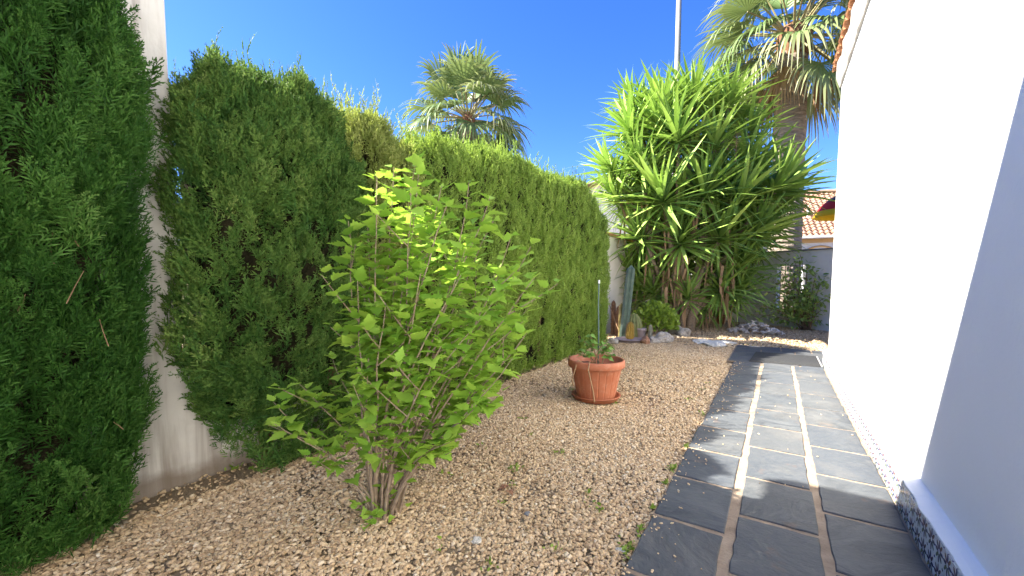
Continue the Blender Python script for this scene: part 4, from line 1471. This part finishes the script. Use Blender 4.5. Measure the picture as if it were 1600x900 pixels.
# ================================================================== CACTUS BED
def cactus(name, label, u, v, hgt, r, ribs_n, mat, depth=.16, lean=(0, 0), taper=.9, bulge=0, loc=None, group=None):
    p = loc or on_ground(u, v)
    root = thing(name, (p.x, p.y, 0), label, 'cactus', group)
    prof = []
    n = 18
    for k in range(n + 1):
        t_ = k / n
        q = r * (1 + bulge * sin(pi * t_)) * (1 + (taper - 1) * t_)
        hd = r * 1.5 / hgt
        if t_ > 1 - hd:
            q *= sqrt(max(0.0004, 1 - ((t_ - 1 + hd) / hd) ** 2))
        prof.append((q, -.03 + (hgt + .03) * t_))
    b = MB()
    b.lathe(prof, ribs_n * 4, shape=lambda a, z: 1 - depth * abs(sin(a * ribs_n / 2)) ** .7)
    b.v = [(x + lean[0] * max(z, 0), y + lean[1] * max(z, 0), z) for x, y, z in b.v]
    b.build('stem', mat, root, smooth=False)
    # rows of spines on the ribs
    s_ = MB()
    for k in range(ribs_n):
        a = 2 * pi * k / ribs_n
        if sin(a) > .4:
            continue
        for j in range(2, n, 1 if hgt < .8 else 2):
            q, z = prof[j]
            c = Vector((q * cos(a) + lean[0] * z, q * sin(a) + lean[1] * z, z))
            for d in ((.5, 0, .6), (-.5, 0, .6), (0, 0, -.3)):
                e = (Vector((cos(a), sin(a), 0)) + Vector(d)).normalized() * .03
                s_.add([c + Vector((0, 0, .002)), c - Vector((0, 0, .002)), c + e], [(0, 1, 2)])
    s_.build('spines', M['straw'], root, kind='stuff')
    return root


cactus('column_cactus', 'tall blue green column cactus leaning right before the side wall', 974, 529, 1.62, .095, 7, M['cac_blue'], .2, (.085, .02), 1.0)
cactus('yellow_cactus', 'slim yellow finger cactus left of the tall column cactus', 970, 528, .78, .06, 9, M['cac_yel'], .14, (.0, .02))
cactus('barrel_cactus', 'fat ribbed green cactus with rounded top beside the leafy succulent', 990, 528, .56, .17, 14, M['cac_green'], .14, (0, 0), .85, .15)
cactus('golden_cactus', 'short golden bristly cactus in front of the fat ribbed cactus', 984, 531, .40, .085, 12, M['cac_gold'], .12, (.03, 0), .8, .1)
cactus('brown_cactus', 'tallest dried brown cactus stump against the hedge end', 968, 522, .98, .085, 8, M['cac_brown'], .25, (-.04, 0), .8, loc=Vector((-2.94, 9.55, 0)), group='dried brown cacti')
cactus('brown_cactus', 'leftmost dried brown cactus stump close to the hedge', 956, 524, .82, .07, 8, M['cac_brown'], .25, (-.02, 0), .75, loc=Vector((-3.22, 9.45, 0)), group='dried brown cacti')
cactus('brown_cactus', 'short thick dried brown cactus between the other two brown ones', 962, 526, .72, .10, 8, M['cac_brown'], .25, (0, 0), .8, loc=Vector((-3.04, 9.32, 0)), group='dried brown cacti')
cactus('grey_stump', 'small grey pointed cactus stub before the leafy succulent', 1016, 530, .33, .055, 8, M['cac_grey'], .2, (0, 0), .6)

p = on_ground(1001, 529)
mp_ = thing('mauve_pot', (p.x, p.y, 0), 'small dull mauve flower pot among the cacti', 'pot')
MB().lathe([(.085, -.01), (.09, .02), (.105, .17), (.11, .175), (.125, .18), (.125, .235), (.115, .238), (.105, .19)], 24).build('body', M['mauve'], mp_, smooth=True)
MB().lathe([(.104, .185), (.05, .195), (.01, .197)], 16).build('soil', M['soil'], mp_)
p = on_ground(983, 534)
tray = MB().lathe([(.24, 0), (.26, .01), (.30, .07), (.31, .072), (.295, .06), (.25, .03), (.02, .028)], 30).build('plant_tray', M['mauve'], None, (p.x, p.y, -.004), smooth=True)
tag(tray, 'low round mauve tray at the foot of the cacti', 'tray')
stk = thing('leaning_stick', (-3.1, 9.15, 0), 'thin pale stick leaning against the brown cacti', 'stick')
MB().tube([(.22, -.15, 0), (0, .02, .36), (-.2, .2, .72)], [.009, .009, .008], 5).build('shaft', M['straw'], stk)

# leafy succulent bush
jp = on_ground(1022, 522)
jade = thing('succulent_bush', (jp.x, jp.y, 0), 'rounded light green leafy succulent bush beside the cacti', 'bush')
ob_half = [(.06, 0), (.2, .2), (.34, .5), (.36, .75), (.22, .95)]
jl = [leaf_mesh('jade_leaf_%s' % 'ab'[k], M['jade'], (.1, .3)[k], (.1, -.05)[k], ob_half) for k in range(2)]
nj = 1500
r = np.random.default_rng(5)
v = r.normal(0, 1, (nj, 3))
v[:, 2] = np.abs(v[:, 2])
v /= np.linalg.norm(v, axis=1, keepdims=True)
rad = (1 - r.random(nj) ** 2 * .45) * (1 + .12 * wob(v * 2, 2, 1.5))
Pj = v * rad[:, None] * np.array([.50, .42, .62]) + np.array([0, 0, .12])
scatter('leaves', Pj, frames(v + r.normal(0, .5, v.shape) + np.array([0, 0, .4]), r.normal(0, 1, v.shape) + np.array([0, 0, 1])), r.uniform(.06, .105, nj), jl, jade)
jb = MB()
for k in range(14):
    e = Vector(tuple(v[k])) * .42
    jb.tube([(0, 0, -.02), (e.x * .5, e.y * .5, .18 + e.z * .3), (e.x, e.y, .14 + e.z)], [.03, .022, .012], 6)
jb.build('branches', M['bark'], jade)


def rock(label, u, v, s, mat, seed, squash=(1, .8, .6), name='rock', cat='rock', group=None):
    p = on_ground(u, v)
    o = bpy.data.objects.new(name, rock_mesh(name, mat, seed, 3, .3, squash))
    col.objects.link(o)
    o.location = (p.x, p.y, s * squash[2] * .35)
    o.scale = (s, s, s)
    o.rotation_euler = (0, 0, seed)
    tag(o, label, cat, group or ('stray stones on the gravel' if cat == 'stone' else 'flat white stones by the path end' if mat is M['whiterock'] else 'rocks round the cactus bed'))
    return o


rock('knobbly pale rock in front of the leafy succulent', 1037, 534, .22, M['rock'], 1.3, (1, .8, .7))
rock('reddish flat rock leaning before the mauve pot', 1008, 537, .15, M['redrock'], 2.1, (1, .6, .75))
rock('small grey rock between the reddish and the pale rock', 1022, 536, .13, M['rock'], 3.2, (.9, .8, .7))
rock('grey stone right of the leafy succulent', 1053, 521, .16, M['rock'], 4.4, (.8, .7, .95))
rock('rounded stone at the right end of the cactus bed', 1066, 524, .19, M['rock'], 5.9, (1, .8, .85))
rock('small pale stone at the left foot of the cacti', 957, 536, .13, M['rock'], 6.3)
rock('flat white stone nearest the paved end, left of two', 1098, 535, .22, M['whiterock'], 7.7, (1.1, .7, .22))
rock('pointed flat white stone nearest the path corner', 1118, 540, .24, M['whiterock'], 8.8, (1, .7, .3))
rock('small sunlit white stone beyond the pointed flat one', 1134, 537, .15, M['whiterock'], 9.1, (1.2, .8, .3))
rock('lone pale pinkish stone lying on the near gravel', 745, 846, .026, M['whiterock'], 10.3, (1, .8, .6), name='stone', cat='stone')
rock('small slate grey chip lying on the gravel by the shrub', 824, 803, .022, M['coping'], 11.4, (1, .7, .35), name='stone', cat='stone')
rock('pale angular stone on the gravel near the path edge', 972, 863, .024, M['whiterock'], 12.4, (1.2, .6, .5), name='stone', cat='stone')

# pile of broken stones before the end wall
sp = on_ground(1178, 520)
pile = thing('stone_pile', (sp.x, sp.y, 0), 'low heap of greyish pink flat stones on the gravel before the end wall', 'stone pile')
cm = [rock_mesh('stone_%s' % 'abcde'[k], M['chip'], 20 + k * 1.9, 1, .3, (1, .72, .34)) for k in range(5)]
for k in range(190):
    a, q = random.uniform(0, 2 * pi), sqrt(random.random())
    h = max(0, 1 - q) * .30
    put('stone', cm[k % 5], pile, (q * .62 * cos(a), q * .42 * sin(a), .02 + h * random.uniform(.75, 1.0)), (random.uniform(-.5, .5), random.uniform(-.5, .5), random.uniform(0, 6)), random.uniform(.036, .072))

# small pot of violet flowers
fp = on_ground(1126, 506)
flp = thing('flower_pot', (fp.x, fp.y, 0), 'small terracotta pot by the end wall beneath the yucca', 'pot')
MB().lathe([(.10, -.01), (.105, .02), (.13, .22), (.15, .225), (.15, .29), (.14, .29), (.13, .25)], 20).build('body', M['pot'], flp, smooth=True)
MB().lathe([(.129, .24), (.05, .25), (.01, .251)], 14).build('soil', M['soil'], flp)
fl = thing('violet_flowers', (fp.x, fp.y, .25), 'violet blue flowers with dark leaves in the small pot', 'flowers')
lf = MB()
for k in range(16):
    az = k * 2.4
    d = Vector((cos(az), sin(az), random.uniform(.2, .9))).normalized()
    s = d.cross(Vector((0, 0, 1))).normalized()
    L_ = random.uniform(.22, .36)
    m1 = d * L_ * .55
    lf.add([(0, 0, 0), m1 + s * .07, d * L_ - Vector((0, 0, .08)), m1 - s * .07], [(0, 1, 2, 3)])
lf.build('leaves', M['potleaf'], fl)
for k in range(9):
    az = k * 2.4
    c = Vector((cos(az) * .16 * (k / 9) ** .5 + .05, sin(az) * .16 * (k / 9) ** .5, .30 + random.uniform(0, .14)))
    b = MB()
    b.tube([(0, 0, -.01), c * .6, c], [.006, .005, .004], 4)
    for j in range(14):
        v_ = Vector((random.uniform(-1, 1), random.uniform(-1, 1), random.uniform(-.3, 1))).normalized()
        s = v_.orthogonal().normalized()
        b.add([c, c + v_ * .055 + s * .025, c + v_ * .085, c + v_ * .055 - s * .025], [(0, 1, 2, 3)])
    b.build('flower_head', M['flower'], fl)

# ================================================================== ROSE BUSH AT THE END WALL
rb = on_ground(1262, 515)
rb = Vector((rb.x, rb.y - .12, 0))
rose = thing('rose_bush', (rb.x, rb.y, 0), 'sprawling thin leafed rose bush before the barred opening of the end wall', 'bush')
rs = MB()
RP, RD = [], []
rd0 = (rb - Vector((0, 0, CAM_H))).dot(_fw)
ends = [(1172, 492), (1180, 478), (1195, 455), (1205, 440), (1215, 420), (1225, 408), (1240, 405), (1250, 398), (1262, 415), (1275, 430), (1285, 440), (1290, 465), (1285, 485), (1275, 500), (1230, 480), (1215, 490), (1240, 450), (1232, 430), (1250, 470), (1222, 460), (1265, 460), (1210, 470), (1245, 490), (1236, 470), (1226, 445)]
for k, (u, v) in enumerate(ends):
    e = at_depth(u, v, rd0 - random.uniform(.0, .45)) - rb
    b0 = Vector((random.uniform(-.15, .12), random.uniform(-.08, .08), -.02))
    c = Vector((e.x * .45 + random.uniform(-.1, .1), e.y * .5, e.z * .75 + .15))
    pts = [b0 * (1 - t_) ** 2 + c * 2 * t_ * (1 - t_) + e * t_ ** 2 for t_ in [i / 8 for i in range(9)]]
    rs.tube(pts, [.016 - .0014 * i for i in range(9)], 5)
    for i in range(46):
        t_ = random.uniform(.3, 1.0)
        j = min(int(t_ * 8), 7)
        p = pts[j].lerp(pts[j + 1], t_ * 8 - j)
        o_ = Vector((random.gauss(0, .11), random.gauss(0, .09), random.gauss(0, .09)))
        RP.append(p + o_)
        RD.append(o_ + Vector((0, 0, random.uniform(-.08, .05))))
rs.build('canes', M['twig'], rose)
oval = [(.04, 0), (.2, .15), (.28, .4), (.24, .65), (.12, .88)]
rl = [leaf_mesh('rose_leaf_%s' % 'ab'[k], M['rose'], (.2, .35)[k], (.15, .3)[k], oval) for k in range(2)]
RP, RD = np.array([tuple(q) for q in RP]), np.array([tuple(q) for q in RD])
keep = RP[:, 2] > .03
RP, RD = RP[keep], RD[keep]
scatter('leaves', RP, frames(RD + 1e-3, rng.normal(0, .6, RP.shape) + np.array([0, -.3, 1])), rng.uniform(.07, .125, len(RP)), rl, rose)

# ================================================================== WEEDS AND LITTER IN THE GRAVEL
wl = [leaf_mesh('weed_leaf_%s' % 'ab'[k], M['weed'], .2, (.2, .4)[k], oval) for k in range(2)]
WP, WD, WS = [], [], []
spots = [(985, 862, .07, 60), (1010, 835, .04, 20), (1052, 735, .05, 45), (1048, 760, .04, 25), (1075, 700, .04, 22), (1100, 650, .04, 18), (802, 737, .05, 26), (790, 790, .04, 14), (800, 760, .05, 14), (875, 710, .05, 22), (935, 800, .06, 22), (918, 770, .03, 12),
         (770, 890, .05, 16), (830, 680, .05, 12), (960, 632, .05, 18), (893, 612, .05, 16), (985, 560, .12, 18), (1080, 625, .06, 14), (820, 655, .05, 10), (1250, 545, .3, 30), (1180, 540, .25, 26), (1105, 600, .06, 10), (690, 860, .06, 8), (365, 735, .06, 26), (395, 735, .04, 16),
         (1030, 800, .03, 10), (1120, 585, .05, 10), (700, 745, .05, 10), (860, 860, .05, 10), (760, 700, .06, 10), (1095, 610, .04, 10)]
for (u, v, s, n) in spots:
    c = on_ground(u, v)
    n = int(n * .6)
    for k in range(n):
        q = Vector((random.gauss(0, s * .5), random.gauss(0, s * .5), .008 + random.uniform(0, .012)))
        if c.y < 7.2 and c.x + q.x > -.545:
            q.x = -.548 - c.x
        WP.append(c + q)
        WD.append(Vector((random.uniform(-1, 1), random.uniform(-1, 1), random.uniform(.1, 1.1))))
        WS.append(random.uniform(.014, .034))
WP, WD = np.array([tuple(q) for q in WP]), np.array([tuple(q) for q in WD])
o = scatter('weeds', WP, frames(WD, rng.normal(0, .5, WP.shape) + np.array([0, 0, 1])), WS, wl)
tag(o, 'small green weeds sprouting through the gravel', 'weeds', kind='stuff')
# dead leaves and twigs dropped under the hedge and on the gravel
lt = MB()
for k in range(150):
    yy = random.uniform(.8, 7.5)
    xx = -2.95 + abs(random.gauss(0, .22)) if k < 110 else random.uniform(-2.6, -.7)
    a = random.uniform(0, pi)
    l = random.uniform(.02, .09)
    d = Vector((cos(a), sin(a), random.uniform(-.05, .15))) * l
    p = Vector((xx, yy, .018 + random.uniform(0, .01)))
    lt.tube([p - d * .5, p + Vector((0, 0, .004)), p + d * .5], [.002, .0025, .0012], 4)
o = lt.build('twig_litter', M['twig'])
tag(o, 'dry brown twigs and litter scattered along the foot of the hedge', 'litter', kind='stuff')
p = on_ground(793, 770)
rd = thing('dead_leaf', (p.x, p.y, .02), 'crumpled dark red dead leaf on the gravel right of the shrub', 'leaf')
rl_ = leaf_mesh('blade', M['redrock'], .5, .4)
for k in range(3):
    put('blade', rl_, rd, (random.uniform(-.02, .02), random.uniform(-.02, .02), .004), (random.uniform(-.2, .3), random.uniform(-.3, .3), k * 2.1), .06)
